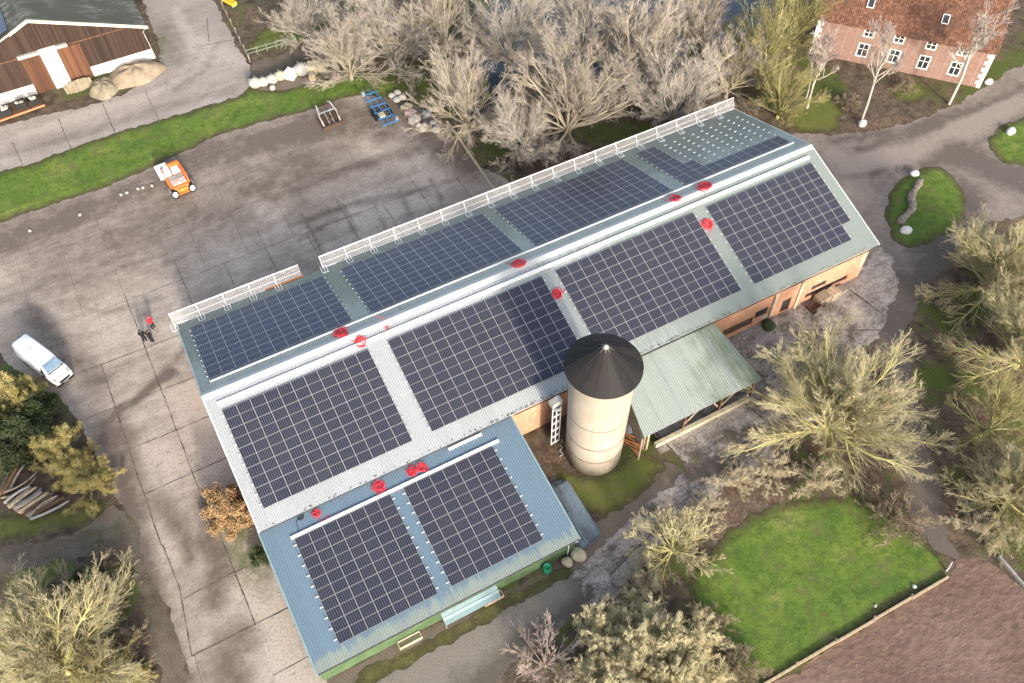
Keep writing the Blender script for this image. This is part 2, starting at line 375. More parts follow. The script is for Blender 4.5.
# ------------------------------------------------------------------ mesh builder
class MB:
    def __init__(s): s.v = []; s.f = []; s.mi = []; s.M = Matrix.Identity(4)
    def _add(s, vs, fs, mi=0):
        o = len(s.v); s.v += [tuple(s.M @ Vector(v)) for v in vs]
        s.f += [tuple(i+o for i in f) for f in fs]; s.mi += [mi]*len(fs); return s
    def box(s, x0, y0, z0, x1, y1, z1, mi=0):
        vs = [(x0, y0, z0), (x1, y0, z0), (x1, y1, z0), (x0, y1, z0), (x0, y0, z1), (x1, y0, z1), (x1, y1, z1), (x0, y1, z1)]
        return s._add(vs, [(3, 2, 1, 0), (4, 5, 6, 7), (0, 1, 5, 4), (1, 2, 6, 5), (2, 3, 7, 6), (3, 0, 4, 7)], mi)
    def prism(s, bot, top, mi=0):
        n = len(bot); fs = [tuple(range(n-1, -1, -1)), tuple(range(n, 2*n))] + [(i, (i+1) % n, (i+1) % n+n, i+n) for i in range(n)]
        return s._add(list(bot)+list(top), fs, mi)
    def tube(s, pts, rad, k=8, mi=0, caps=True):
        pts = [Vector(p) for p in pts]; n = len(pts)
        if not hasattr(rad, '__len__'): rad = [rad]*n
        vs = []; fs = []
        t0 = (pts[1]-pts[0]).normalized(); a = t0.orthogonal().normalized()
        for i, p in enumerate(pts):
            t = (pts[min(i+1, n-1)]-pts[max(i-1, 0)]).normalized()
            a = (a - t*a.dot(t)).normalized(); b = t.cross(a)
            for j in range(k):
                an = 2*PI*j/k; vs.append(p+(a*math.cos(an)+b*math.sin(an))*rad[i])
        for i in range(n-1):
            for j in range(k): fs.append((i*k+j, i*k+(j+1) % k, (i+1)*k+(j+1) % k, (i+1)*k+j))
        if caps: fs.append(tuple(range(k-1, -1, -1))); fs.append(tuple((n-1)*k+j for j in range(k)))
        return s._add(vs, fs, mi)
    def lathe(s, prof, k=24, c=(0, 0), mi=0, caps=True):
        vs = []; fs = []
        for r, z in prof:
            for j in range(k): an = 2*PI*j/k; vs.append((c[0]+r*math.cos(an), c[1]+r*math.sin(an), z))
        for i in range(len(prof)-1):
            for j in range(k): fs.append((i*k+j, i*k+(j+1) % k, (i+1)*k+(j+1) % k, (i+1)*k+j))
        if caps: fs.append(tuple(range(k-1, -1, -1))); fs.append(tuple((len(prof)-1)*k+j for j in range(k)))
        return s._add(vs, fs, mi)
    def quad(s, a, b, c, d, mi=0): return s._add([a, b, c, d], [(0, 1, 2, 3)], mi)
    def blob(s, c, r, seed=0, k=12, rings=7, jit=.12, mi=0, flat=True):
        rr = random.Random(seed); vs = []; fs = []
        ph = [rr.uniform(0, 6) for _ in range(4)]
        for i in range(rings+1):
            th = PI*i/rings
            for j in range(k):
                an = 2*PI*j/k
                q = 1+jit*math.sin(2*an+ph[0]+th)+jit*.7*math.sin(3*an+ph[1])*math.sin(th*2+ph[2])
                z = math.cos(th)*r[2]
                if flat and z < -.6*r[2]: z = -.6*r[2]
                vs.append((c[0]+r[0]*math.sin(th)*math.cos(an)*q, c[1]+r[1]*math.sin(th)*math.sin(an)*q, c[2]+z))
        for i in range(rings):
            for j in range(k): fs.append((i*k+j, (i+1)*k+j, (i+1)*k+(j+1) % k, i*k+(j+1) % k))
        return s._add(vs, fs, mi)
    def build(s, name, mats, parent=None, smooth=False, bevel=0):
        me = bpy.data.meshes.new(name); me.from_pydata(s.v, [], s.f); 
        if not isinstance(mats, (list, tuple)): mats = [mats]
        for mm in mats: me.materials.append(MAT[mm] if isinstance(mm, str) else mm)
        if len(mats) > 1: me.polygons.foreach_set('material_index', s.mi)
        if smooth: me.polygons.foreach_set('use_smooth', [True]*len(me.polygons))
        me.update()
        o = bpy.data.objects.new(name, me); COL.objects.link(o); o.parent = parent
        if bevel:
            b = o.modifiers.new('bevel', 'BEVEL'); b.width = bevel; b.segments = 2; b.limit_method = 'ANGLE'
        return o
def rotz(a): return Matrix.Rotation(a, 4, 'Z')

# ------------------------------------------------------------------ ground sheets
def ragged(poly, amp=.25, step=.5, seed=0, hard=()):
    r = random.Random(seed); out = []; n = len(poly)
    for i in range(n):
        a = Vector(poly[i]); b = Vector(poly[(i+1) % n]); L = (b-a).length
        k = max(1, int(L/(step*.5))); nr = Vector((-(b-a).y, (b-a).x)).normalized() if L > 0 else Vector((0, 0))
        ph = r.uniform(0, 9)
        for j in range(k):
            t = j/k; off = 0
            if i not in hard:
                d = t*L; off = amp*(math.sin(d*.9+ph)*.6+math.sin(d*2.3+ph*2)*.4+math.sin(d*4.7+ph*3)*.28+math.sin(d*8.3+ph)*.16+r.uniform(-1, 1)*.15)*min(1, 3*min(t, 1-t)+.3)
            p = a.lerp(b, t)+nr*off; out.append((p.x, p.y))
    return out
def seg_dist(P, A, B):
    d = B-A; t = np.clip(((P-A)@d)/max(1e-9, d@d), 0, 1); return np.linalg.norm(P-(A+t[:, None]*d), axis=1)
def poly_dist(P, pl, closed=False):
    D = np.full(len(P), 1e9); n = len(pl)
    for i in range(n if closed else n-1):
        D = np.minimum(D, seg_dist(P, np.array(pl[i]), np.array(pl[(i+1) % n])))
    return D
def sheet(name, poly, z, mat, strokes=(), grid=1., amp=.25, seed=0, hard=(), edge=False, label=None, relief=0.):
    """a flat patch of ground with ragged outline; strokes = (attr, polyline, radius, strength) bake shaped wear, and painted shade in a few dark ones"""
    out = ragged(poly, amp, .45, seed, hard); xs = [p[0] for p in out]; ys = [p[1] for p in out]
    pts = [Vector(p) for p in out]; nb = len(pts)
    gx = np.arange(min(xs), max(xs), grid); gy = np.arange(min(ys), max(ys), grid)
    inner = [Vector((float(x)+random.uniform(-.2, .2)*grid, float(y)+random.uniform(-.2, .2)*grid)) for x in gx for y in gy]
    res = delaunay_2d_cdt(pts+inner, [], [list(range(nb))], 1, 1e-4)
    me = bpy.data.meshes.new(name)
    me.from_pydata([(v.x, v.y, z) for v in res[0]], [], [f[::-1] if False else f for f in res[2]])
    P = np.array([(v.x, v.y) for v in res[0]])
    if edge or relief:
        D = poly_dist(P, out[::2], True)
    if edge: me.attributes.new('edge', 'FLOAT', 'POINT').data.foreach_set('value', np.minimum(D, 3.))
    for nm in ('dark', 'pale', 'moss'):
        V = np.zeros(len(P))
        for s in strokes:
            if s[0] != nm: continue
            d = poly_dist(P, [gxy(*q) for q in s[1]]) if len(s[1]) > 1 else np.linalg.norm(P-np.array(gxy(*s[1][0])), axis=1)
            w = np.clip(1-d/s[2], 0, 1); w = w*w*(3-2*w)*s[3]; V = np.maximum(V, w)
        if V.any(): me.attributes.new(nm, 'FLOAT', 'POINT').data.foreach_set('value', V)
    if relief:
        co = np.zeros(len(P)*3); me.vertices.foreach_get('co', co); co = co.reshape(-1, 3)
        n_ = np.sin(P[:, 0]*1.3+seed)*np.sin(P[:, 1]*1.1)*.5+.5
        co[:, 2] += relief*np.minimum(D, 1.)*(.5+.5*n_); me.vertices.foreach_set('co', co.ravel())
    me.materials.append(MAT[mat]); me.update()
    o = bpy.data.objects.new(name, me); COL.objects.link(o); tag(o, kind='structure')
    if label: tag(o, label)
    return o
def W(*p): return tuple(p)
def PX(*ps): return [gxy(*p) for p in ps]

# base ground to the horizon
b = MB(); b.quad((-1500, -1500, 0), (1500, -1500, 0), (1500, 1500, 0), (-1500, 1500, 0)); tag(b.build('ground', 'soil'), kind='structure')

yard_top = PX((0, 223), (25, 214), (50, 205), (80, 195), (103, 188), (130, 176), (150, 168), (187, 150), (213, 138), (236, 130), (262, 122), (300, 113), (322, 106), (340, 98), (360, 95), (385, 97), (410, 103), (436, 118), (450, 135), (475, 162), (492, 172))
yard_left = PX((188, 700), (185, 655), (175, 628), (163, 600), (150, 575), (140, 545), (135, 520), (118, 500), (112, 480), (100, 460), (88, 440), (80, 420), (62, 400), (40, 388), (22, 372), (10, 365), (0, 352), (-60, 330), (-60, 245))
yard_poly = yard_top+[W(40, 24), W(40, 15), W(10, 15), W(10, -5), W(.5, -8), W(.3, -14), W(-2, -22)]+yard_left
YS = [('dark', [(0, 245), (100, 205), (200, 160), (300, 130), (400, 110)], 5.5, .75), ('dark', [(60, 262), (150, 230), (300, 165)], 9, .55),
      ('dark', [(95, 271), (80, 293), (82, 306), (100, 313), (130, 308), (162, 298)], .55, .38), ('dark', [(60, 296), (75, 270), (95, 258), (130, 250)], .6, .5),
      ('dark', [(0, 300), (60, 286), (130, 265), (200, 245)], 1., .45), ('dark', [(172, 374), (160, 380), (150, 388), (135, 402), (120, 408), (105, 428)], .9, 1.1),
      ('dark', [(168, 373)], 1.2, 1.1), ('dark', [(110, 430), (130, 500), (140, 560), (165, 620), (180, 683)], 2.6, .9), ('dark', [(30, 310), (60, 345), (100, 380)], 2.2, .6),  # long left-edge dark stroke also paints in shade of the lower left tree
      ('dark', [(290, 225), (350, 205), (420, 190), (500, 165)], .8, .5), ('dark', [(200, 215), (280, 195), (360, 165), (420, 150)], 1.6, .55),
      ('dark', [(390, 100), (420, 125), (470, 165)], 3.5, .8), ('dark', [(330, 105), (400, 118)], 3, .7), ('dark', [(380, 140), (395, 120)], 2.5, .5),
      ('dark', [(300, 215), (322, 252)], .5, .5), ('dark', [(345, 208), (356, 238)], .5, .5), ('dark', [(372, 200), (385, 228)], .5, .5), ('dark', [(400, 190), (410, 215)], .5, .5),
      ('dark', [(430, 180), (442, 200)], .5, .5), ('dark', [(300, 240), (330, 222), (360, 214)], .5, .7), ('dark', [(240, 640), (225, 660), (230, 683)], 2.5, .6),
      ('dark', [(215, 600), (222, 560), (205, 540)], 1.8, .65), ('dark', [(205, 500), (210, 535)], 1.4, .7), ('dark', [(190, 560), (185, 520)], 1., .5),
      ('dark', [(160, 500), (180, 530)], 1.5, .5), ('dark', [(255, 310), (190, 345), (150, 385)], .5, .5), ('dark', [(130, 435), (118, 445)], 1.3, .6),
      ('pale', [(200, 400), (230, 450)], 4.5, .9), ('pale', [(160, 450), (175, 480)], 3, .6), ('pale', [(380, 150), (440, 180)], 3, .8), ('pale', [(345, 220), (420, 205)], 1.8, .6),
      ('pale', [(165, 560), (172, 620), (190, 655)], 1.6, .9), ('pale', [(150, 525), (170, 560)], 1.6, .9), ('pale', [(270, 620), (290, 670)], 4, .8), ('pale', [(245, 590), (265, 640)], 3, .6),
      ('pale', [(240, 350), (180, 330)], 3, .4), ('pale', [(255, 205), (275, 215)], 2., .7), ('pale', [(365, 145), (395, 150)], 1.8, .7),
      ('moss', [(235, 530), (245, 560), (255, 575)], 2., .9), ('moss', [(235, 520), (255, 545)], 2., .7)]
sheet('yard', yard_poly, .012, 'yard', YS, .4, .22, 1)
# slab joints as thin dirt filled strips lying in the yard
jb = MB()
def joint(p, q, w=.07, seed=0, z=.018):
    r = random.Random(seed); a = Vector(p); c = Vector(q); L = (c-a).length; k = max(2, int(L/.5)); d = (c-a)/L; nr = Vector((-d.y, d.x))
    off = 0; pr = None
    for i in range(k+1):
        off = off*.8+r.uniform(-.02, .02); P = a+d*(L*i/k)+nr*off; ww = w*r.uniform(.45, 1.25)
        cur = (P+nr*ww*.5, P-nr*ww*.5)
        if pr: jb.quad((pr[1].x, pr[1].y, z), (cur[1].x, cur[1].y, z), (cur[0].x, cur[0].y, z), (pr[0].x, pr[0].y, z))
        pr = cur
for i, (p, q, w) in enumerate([((-7.85, 26.5), (-7.75, 5.4), .10), ((-7.4, 1.2), (-8.1, -4.6), .11), ((-7.9, -4.6), (-8.2, -12), .06), ((-3.75, 34), (-3.5, 9), .09), ((-3.15, 4.1), (-3.05, -4.6), .12), ((-3.3, 9), (-3.15, 4.1), .09),
      ((-11, 21.), (-.3, 20.65), .08), ((-7.7, 15.87), (-.4, 15.83), .10), ((-7.7, 10.85), (-.3, 10.95), .10), ((-3.1, .35), (-.1, .5), .13), ((-7.4, .2), (-3.1, .4), .10), ((-8.1, -4.55), (-.1, -4.45), .13), ((-3.1, -8.9), (-.1, -8.8), .08),
      ((-12, 26.4), (2, 26.2), .09), ((-7.6, 5.5), (-7.4, 1.2), .09), ((-8, 33), (30, 33.2), .07), ((2, 26.4), (34, 26.8), .08)]):
    joint(p, q, w*1.05, i)
r = random.Random(3)
for i, x in enumerate([2, 6.3, 10.8, 15.2, 19.8, 24.2, 28.5, 32.8]):
    joint((x, 23.2), (x+r.uniform(-.2, .2), 33 if i % 2 else 36), .07, 40+i)
for i, (x, y0, y1) in enumerate([(-12.5, 33, 47), (-8, 33, 52), (-3.8, 34, 50), (4.5, 33, 45), (9, 33.2, 47), (14, 33, 45), (19, 38, 49), (24, 38, 47)]): joint((x, y0), (x, y1), .035, 60+i)
for i, (a, c) in enumerate([((-12, 39), (14, 39.4)), ((-12, 45), (9, 45.2)), ((9, 40), (34, 41))]): joint(a, c, .035, 80+i)
jo = jb.build('slab_joint', 'joint', None); tag(jo, kind='structure')
jo.parent = bpy.data.objects['yard']

road_in = PX((-60, 150), (0, 127), (30, 119), (60, 112), (100, 103), (128, 92), (150, 80), (161, 68), (160, 50), (152, 25), (142, 0), (128, -60))
road_out = PX((190, -60), (213, 0), (228, 28), (240, 52), (251, 70), (250, 86), (238, 97), (200, 108), (150, 124), (110, 135), (70, 150), (30, 164), (0, 172), (-60, 195))
sheet('road', road_in+road_out, .008, 'road', [('pale', [(20, 135), (80, 118), (150, 95), (190, 70), (205, 40)], 1.6, .8), ('pale', [(175, 10), (195, 48)], 1., 1.), ('pale', [(215, 50), (240, 60)], 2.5, .8), ('dark', [(165, 30), (175, 60)], 3, .6),
      ('dark', [(0, 155), (80, 135), (160, 108), (230, 90)], 1.2, .5), ('dark', [(160, 85), (190, 70), (200, 50)], .6, .6), ('dark', [(175, 90), (205, 70), (215, 45)], .5, .6), ('moss', [(160, 40), (158, 68)], 1.5, .7)], .8, .25, 2)
jb = MB()
for i, (a, c) in enumerate([((12, 142), (23, 165)), ((58, 118), (72, 150)), ((103, 104), (115, 133)), ((145, 91), (160, 122)), ((192, 48), (232, 40)), ((207, 18), (209, 42))]): joint(gxy(*a), gxy(*c), .10, 100+i, .014)
jo = jb.build('slab_joint', 'joint', bpy.data.objects['road']); tag(jo, kind='structure')

strip = list(reversed(road_out[5:]))+PX((262, 91), (290, 89), (330, 79), (360, 72), (385, 76), (400, 86), (412, 103))+list(reversed(yard_top[:17]))+PX((-60, 245))
sheet('grass_strip', strip, .024, 'grass', grid=.8, amp=.3, seed=3, edge=True, relief=.10)
# rubble bank behind the bags
sheet('bank', PX((252, 62), (290, 52), (340, 45), (372, 62), (330, 78), (290, 89), (262, 92), (250, 86)), .016, 'mud', [('pale', [(262, 88), (330, 76)], 2.5, 1.)], .8, .3, 4)
sheet('lawn', PX((243, 52), (262, 30), (290, 22), (315, 38), (292, 46), (262, 52)), .020, 'moss', grid=.8, seed=5, edge=True)
# gravel drive on the right
drive = PX((800, 132), (815, 134), (850, 134), (880, 131), (915, 120), (950, 107), (985, 88), (1005, 72), (1024, 64), (1070, 45), (1090, 150), (1090, 240), (1024, 215), (975, 225), (962, 250), (938, 275), (918, 300), (905, 335), (915, 400), (935, 470), (948, 530), (960, 560), (925, 560), (905, 480), (885, 400), (878, 330), (880, 300), (860, 285))+[W(61, 10), W(60, 22)]
sheet('drive', drive, .008, 'gravel', [('pale', [(850, 165), (920, 150), (1000, 110), (1060, 90)], 2.2, .8), ('pale', [(840, 160), (860, 190)], 3, .5), ('dark', [(830, 140), (900, 132), (960, 112)], 1., .5), ('dark', [(960, 200), (940, 290), (905, 320)], 5, .9), ('dark', [(900, 300), (905, 400), (930, 540)], 6, 1.1),  # dark strokes down the leafy path also paint in the strip of shade
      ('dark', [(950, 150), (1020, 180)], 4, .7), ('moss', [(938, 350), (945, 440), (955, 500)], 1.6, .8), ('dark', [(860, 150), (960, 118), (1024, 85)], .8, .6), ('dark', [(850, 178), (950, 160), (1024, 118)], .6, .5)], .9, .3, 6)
sheet('grass_island', PX((884, 215), (888, 196), (900, 180), (920, 169), (940, 167), (955, 178), (965, 198), (964, 218), (950, 234), (925, 245), (908, 248), (892, 240)), .030, 'grass', grid=.6, amp=.2, seed=7, edge=True, relief=.15)
sheet('grass_verge', PX((990, 150), (988, 138), (1000, 126), (1024, 117), (1080, 100), (1080, 178), (1024, 167), (1003, 163)), .030, 'grass', grid=.7, amp=.2, seed=8, edge=True, relief=.12)
sheet('garden', PX((782, 115), (800, 100), (830, 90), (845, 112), (838, 130), (800, 134)), .016, 'moss', grid=.8, seed=9, edge=True)
sheet('garden_grass', PX((890, 85), (915, 80), (935, 92), (915, 102), (895, 100)), .016, 'moss', grid=.8, seed=10, edge=True)
# concrete apron and old track in front of the barn
track = PX((858, 270), (882, 247), (893, 258), (898, 290), (886, 320), (850, 385), (800, 437), (770, 463), (730, 486), (715, 497), (690, 515), (670, 540), (650, 560), (620, 592), (594, 607), (572, 573), (590, 560), (615, 535), (640, 510), (665, 490), (686, 470), (672, 447), (660, 455), (652, 430), (700, 400), (745, 360), (735, 345), (720, 338))+[W(44.5, .8), W(61, .8)]
sheet('concrete_track', track, .012, 'track', [('pale', [(870, 275), (885, 300)], 4, 1.), ('pale', [(650, 445), (720, 420), (770, 400)], 3, .6), ('dark', [(690, 475), (740, 455)], 1.5, 1.), ('dark', [(640, 545), (590, 590)], .8, .8), ('pale', [(600, 585), (650, 545)], 1.3, .5), ('dark', [(800, 360), (850, 330)], 4, .5),
      ('dark', [(700, 450), (780, 420)], .8, .9), ('moss', [(560, 470), (660, 440)], 1, .3), ('dark', [(760, 380), (790, 440)], 4, .7), ('pale', [(810, 312), (760, 345)], 2.5, .5)], .6, .3, 11)
jb = MB()
for i, (a, c) in enumerate([((653, 430), (690, 470)), ((690, 470), (770, 430)), ((640, 512), (668, 542)), ((610, 575), (660, 525)), ((770, 430), (830, 380)), ((740, 400), (790, 440)), ((800, 330), (880, 330)), ((850, 290), (890, 320))]): joint(gxy(*a), gxy(*c), .18, 130+i)
jo = jb.build('slab_joint', 'joint', bpy.data.objects['concrete_track']); tag(jo, kind='structure')
lane = PX((572, 573), (540, 592), (500, 613), (460, 635), (420, 655), (380, 676), (350, 710), (470, 720), (500, 683), (520, 655), (560, 628), (594, 607))
sheet('lane', lane, .008, 'asphalt', [('pale', [(560, 595), (450, 655), (400, 700)], 2., .6), ('dark', [(590, 600), (520, 640), (480, 690)], 1.6, .6)], .7, .25, 12)
sheet('path', PX((560, 568), (585, 540), (620, 503), (645, 478), (665, 462), (700, 480), (680, 520), (640, 560), (600, 600), (572, 590)), .0065, 'mud', [('pale', [(580, 560), (650, 485)], 2, .9)], .8, .3, 13)
sheet('moss_strip', PX((570, 560), (540, 580), (500, 601), (460, 622), (420, 643), (360, 672), (350, 692), (380, 680), (420, 658), (460, 637), (500, 614), (540, 593), (574, 572)), .015, 'moss', grid=.6, amp=.25, seed=14, edge=True)
sheet('wall_strip', PX((320, 700), (330, 676), (420, 632), (560, 564), (585, 550), (600, 560), (540, 592), (460, 634), (380, 676), (350, 710)), .005, 'mud', [('pale', [(500, 600), (340, 680)], 1, .3)], .8, .2, 15)
sheet('silo_grass', PX((553, 462), (566, 470), (580, 478), (600, 476), (620, 465), (632, 452), (650, 455), (668, 468), (655, 480), (635, 500), (605, 520), (585, 512), (560, 490)), .018, 'moss', grid=.5, amp=.3, seed=16, edge=True)
# mud track at lower left, its yard-side arm also painting in tree shade
sheet('mud_shade_track', PX((-60, 560), (0, 548), (50, 540), (90, 525), (112, 505), (135, 520), (142, 548), (152, 578), (165, 602), (178, 630), (187, 658), (190, 700), (165, 700), (150, 640), (140, 590), (128, 560), (90, 556), (50, 562), (0, 575), (-60, 585)), .009, 'mud', [('pale', [(40, 535), (90, 520), (120, 512)], 1.2, .8), ('moss', [(95, 540), (110, 530)], 1., .8)], .8, .3, 17)
sheet('mossy_bank', PX((-40, 510), (10, 515), (50, 512), (100, 500), (110, 505), (85, 522), (40, 536), (-40, 545)), .013, 'moss', grid=.8, seed=18, edge=True)
# lawn and ploughed field at lower right
lawn_b = PX((790, 700), (850, 634), (900, 602), (948, 576), (946, 556), (930, 545), (905, 520), (880, 505), (850, 495), (800, 500), (770, 508), (740, 525), (715, 545), (700, 565), (688, 585), (692, 605), (703, 628), (715, 650), (735, 672), (745, 700))
lawn_b[0] = gxy(742, 705)
sheet('meadow', lawn_b, .022, 'grass', grid=1., amp=.3, seed=19, edge=True, relief=.10)
sheet('field', PX((700, 720), (762, 683), (850, 634), (900, 605), (950, 577), (955, 562), (975, 556), (998, 568), (1024, 590), (1150, 680), (1150, 900), (700, 900)), .010, 'field', grid=1.5, amp=.2, seed=20)
sheet('pond', PX((470, 60), (500, -20), (600, -40), (760, -30), (790, 20), (760, 55), (700, 50), (650, 90), (590, 95), (540, 60), (500, 100)), .006, 'water', grid=3, amp=.5, seed=21)

# ------------------------------------------------------------------ big solar barn
E0, SL, RW, RL = 5.0, .3152, 23.0, 62.3
RZ = E0+SL*RW/2
def zf(y): return E0+SL*y
def zb(y): return E0+SL*(RW-y)
barn = empty('barn', (0, 0, 0), 0, 'long brick barn with a pale ridged sheet roof carrying solar arrays on both slopes', 'barn')
w = MB()
Y0, Y1, X0, X1 = .45, 22.55, .35, 61.9
def wallx(mb, y, segs, x0, x1, z1, th=.3, sgn=1):
    """wall along x at y with rectangular openings (xa, xb, za, zb)"""
    xs = sorted(set([x0, x1]+[v for s_ in segs for v in s_[:2]]))
    for a, c in zip(xs[:-1], xs[1:]):
        mid = (a+c)/2; zz = 0.
        for s_ in sorted([q for q in segs if q[0] < mid < q[1]], key=lambda q: q[2]):
            if s_[2] > zz: mb.box(a, y, zz, c, y+sgn*th, s_[2])
            zz = s_[3]
        if z1 > zz: mb.box(a, y, zz, c, y+sgn*th, z1)
openings = [(44.9, 48.5, .55, 1.75), (48.4+.2, 50.1, 1.15, 2.25), (51.9, 53., .1, 2.0), (54.9, 60.2, .6, 1.25), (55.4, 57.2, 1.5, 2.15)]
wallx(w, Y0, openings, X0, X1, 4.95)
w.box(X0, Y1-.3, 0, X1, Y1, 4.95)
for x in (X0, X1-.3):
    w.prism([(x, Y0+.3, 0), (x+.3, Y0+.3, 0), (x+.3, Y1-.3, 0), (x, Y1-.3, 0)], [(x, Y0+.3, 4.9), (x+.3, Y0+.3, 4.9), (x+.3, Y1-.3, 4.9), (x, Y1-.3, 4.9)])
    w.prism([(x, Y0+.3, 4.9), (x, Y1-.3, 4.9), (x, 11.5, RZ-.2)], [(x+.3, Y0+.3, 4.9), (x+.3, Y1-.3, 4.9), (x+.3, 11.5, RZ-.2)])
w.build('wall', 'brick_barn', barn)
for i, (a, c, z0, z1) in enumerate(openings):
    o = MB(); o.box(a+.02, Y0+.16, z0+.02, c-.02, Y0+.2, z1-.02, 0)
    ow = o.build('window' if i != 2 else 'door', 'glass_dark' if i != 0 else 'rust', barn)
    k = MB()
    for zz in (z0, z1-.06): k.box(a, Y0+.10, zz, c, Y0+.15, zz+.06)
    n = max(1, int((c-a)/1.2))
    for j in range(n+1): xx = a+(c-a-.07)*j/n; k.box(xx, Y0+.104, z0+.06, xx+.07, Y0+.146, z1-.06)
    k.build('frame', 'wood_brown' if i in (0, 2) else 'dark_metal', ow)
p = MB(); p.box(50.4, Y0-.25, 0, 50.75, Y0-.002, 3.9); p.box(44.2, Y0-.12, 4.05, 61.9, Y0-.003, 4.2); p.box(53.6, Y0-.2, 0, 53.85, Y0-.002, 3.9)
p.build('pilaster', simple('lime_wash', (.62, .50, .36), .9, .1, .3, 1), barn)
p = MB()
p.box(49.7, Y0-.05, .35, 50.3, Y0-.002, 1.05); p.box(61.1, Y0-.06, 2, 61.7, Y0-.003, 4.0); p.build('plaster_patch', 'stone_cream', barn)
# roof: two overlapping courses on each slope
def roof_course(mb, x0, x1, ya, yb, zfun, th, lift, mi=0):
    mb.prism([(x0, ya, zfun(ya)-th+lift), (x1, ya, zfun(ya)-th+lift), (x1, yb, zfun(yb)-th+lift), (x0, yb, zfun(yb)-th+lift)],
             [(x0, ya, zfun(ya)+lift), (x1, ya, zfun(ya)+lift), (x1, yb, zfun(yb)+lift), (x0, yb, zfun(yb)+lift)], mi)
rf = MB(); roof_course(rf, 0, RL, 0, 5.4, zf, .05, -.03); roof_course(rf, 0, RL, 5.2, 11.5, zf, .05, 0)
rfo = rf.build('roof', 'roof_front', barn); rfo['label'] = 'pale grey front roof slope with a greener weathered right end'
rf = MB(); roof_course(rf, 0, RL, 17.6, 23, zb, .05, -.03); roof_course(rf, 0, RL, 11.5, 17.8, zb, .05, 0)
rfo = rf.build('roof', 'roof_far', barn); rfo['label'] = 'greenish shaded rear roof slope'
rc = MB()
rc.prism([(-.03, 11.05, zf(11.05)+.004), (RL+.03, 11.05, zf(11.05)+.004), (RL+.03, 11.5, RZ+.02), (-.03, 11.5, RZ+.02)], [(-.03, 11.05, zf(11.05)+.03), (RL+.03, 11.05, zf(11.05)+.03), (RL+.03, 11.5, RZ+.08), (-.03, 11.5, RZ+.08)])
rc.prism([(-.03, 11.5, RZ+.02), (RL+.03, 11.5, RZ+.02), (RL+.03, 11.95, zb(11.95)+.004), (-.03, 11.95, zb(11.95)+.004)], [(-.03, 11.5, RZ+.08), (RL+.03, 11.5, RZ+.08), (RL+.03, 11.95, zb(11.95)+.03), (-.03, 11.95, zb(11.95)+.03)])
rc.build('ridge_cap', simple('ridge_sheet', (.40, .42, .425), .5, .4, .1, .6), barn)
verge_m = simple('verge_metal', (.42, .46, .44), .5, .4, .15, .6)
for x in (-.04, RL-.10):
    for ya, yb, zz in ((0, 11.05, zf), (11.95, 23, zb)):
        vb = MB(); vb.prism([(x, ya, zz(ya)-.16), (x+.14, ya, zz(ya)-.16), (x+.14, yb, zz(yb)-.16), (x, yb, zz(yb)-.16)], [(x, ya, zz(ya)+.035), (x+.14, ya, zz(ya)+.035), (x+.14, yb, zz(yb)+.035), (x, yb, zz(yb)+.035)]); vb.build('verge_trim', verge_m, barn)
gb = MB(); gb.tube([(22.3, -.10, 4.90), (62.2, -.10, 4.88)], .055, 8); gb.tube([(.1, -.08, 4.93), (22.0, -.08, 4.92)], .04, 8)
gb.build('gutter', 'dark_metal', barn)
mo = MB(); rr = random.Random(5)
for i in range(260):
    x = rr.uniform(20, 45) if i % 2 else rr.uniform(.5, 62); y = rr.uniform(.03, .25)
    mo.blob((x, y, zf(y)+.0), (rr.uniform(.03, .09), rr.uniform(.02, .06), .025), i, 6, 4)
mo.build('moss', 'leaf_green', barn)['kind'] = 'stuff'

# ------------------------------------------------------------------ solar panels
def panel_mesh():
    b = MB(); Wd, H, T = 1.142, 1.738, .035; fr = .017
    b.box(-Wd/2, -H/2, 0, Wd/2, -H/2+fr, T, 1); b.box(-Wd/2, H/2-fr, 0, Wd/2, H/2, T, 1)
    b.box(-Wd/2, -H/2+fr, 0, -Wd/2+fr, H/2-fr, T, 1); b.box(Wd/2-fr, -H/2+fr, 0, Wd/2, H/2-fr, T, 1)
    b.box(-Wd/2+fr, -H/2+fr, .008, Wd/2-fr, -.016, T-.004, 0); b.box(-Wd/2+fr, .016, .008, Wd/2-fr, H/2-fr, T-.004, 0)
    b.box(-Wd/2+fr, -.016, .008, Wd/2-fr, .016, T-.0045, 1)
    return b
pm = panel_mesh(); _po = pm.build('solar_panel', ['pv', 'pv_frame']); PANEL = _po.data; bpy.data.objects.remove(_po)
CP, RP = 1.154, 1.755
def slope_frame(org, tilt, back=False):
    """local frame of an array: x along the roof, y up the slope"""
    e = empty('solar_array', org); e.rotation_euler = (tilt, 0, 0) if not back else (tilt, 0, PI)
    return e
def array(org, tilt, rows, label, back=False, jig=.7, brackets=(), rail=.16):
    """rows: columns per module row from the eave up, each (first_col, ncols)"""
    e = slope_frame(org, tilt, back); tag(e, label, 'solar array', 'solar arrays on the farm roofs')
    for r_, (c0, n) in enumerate(rows):
        for c_ in range(c0, c0+n):
            o = bpy.data.objects.new('solar_panel', PANEL); COL.objects.link(o); o.parent = e
            o.location = ((c_+.5)*CP, (r_+.5)*RP, .085); o.rotation_euler = (random.gauss(0, .0012), random.gauss(0, .0012), 0)
        if rail is not None:
            for q in (.25, .75):
                b = MB(); b.box(c0*CP-rail-.02, (r_+q)*RP-.035, .01, (c0+n)*CP+rail, (r_+q)*RP+.035, .075)
                b.build('rail', 'white_metal', e)
    for (x, y) in brackets:
        b = MB(); b.box(x-.14, y-.05, .005, x+.14, y+.05, .06); b.box(x-.14, y-.012, .06, x+.14, y+.012, .085); b.build('bracket', 'white_metal', e)
    return e
TA = math.atan(SL); cs = math.cos(TA)
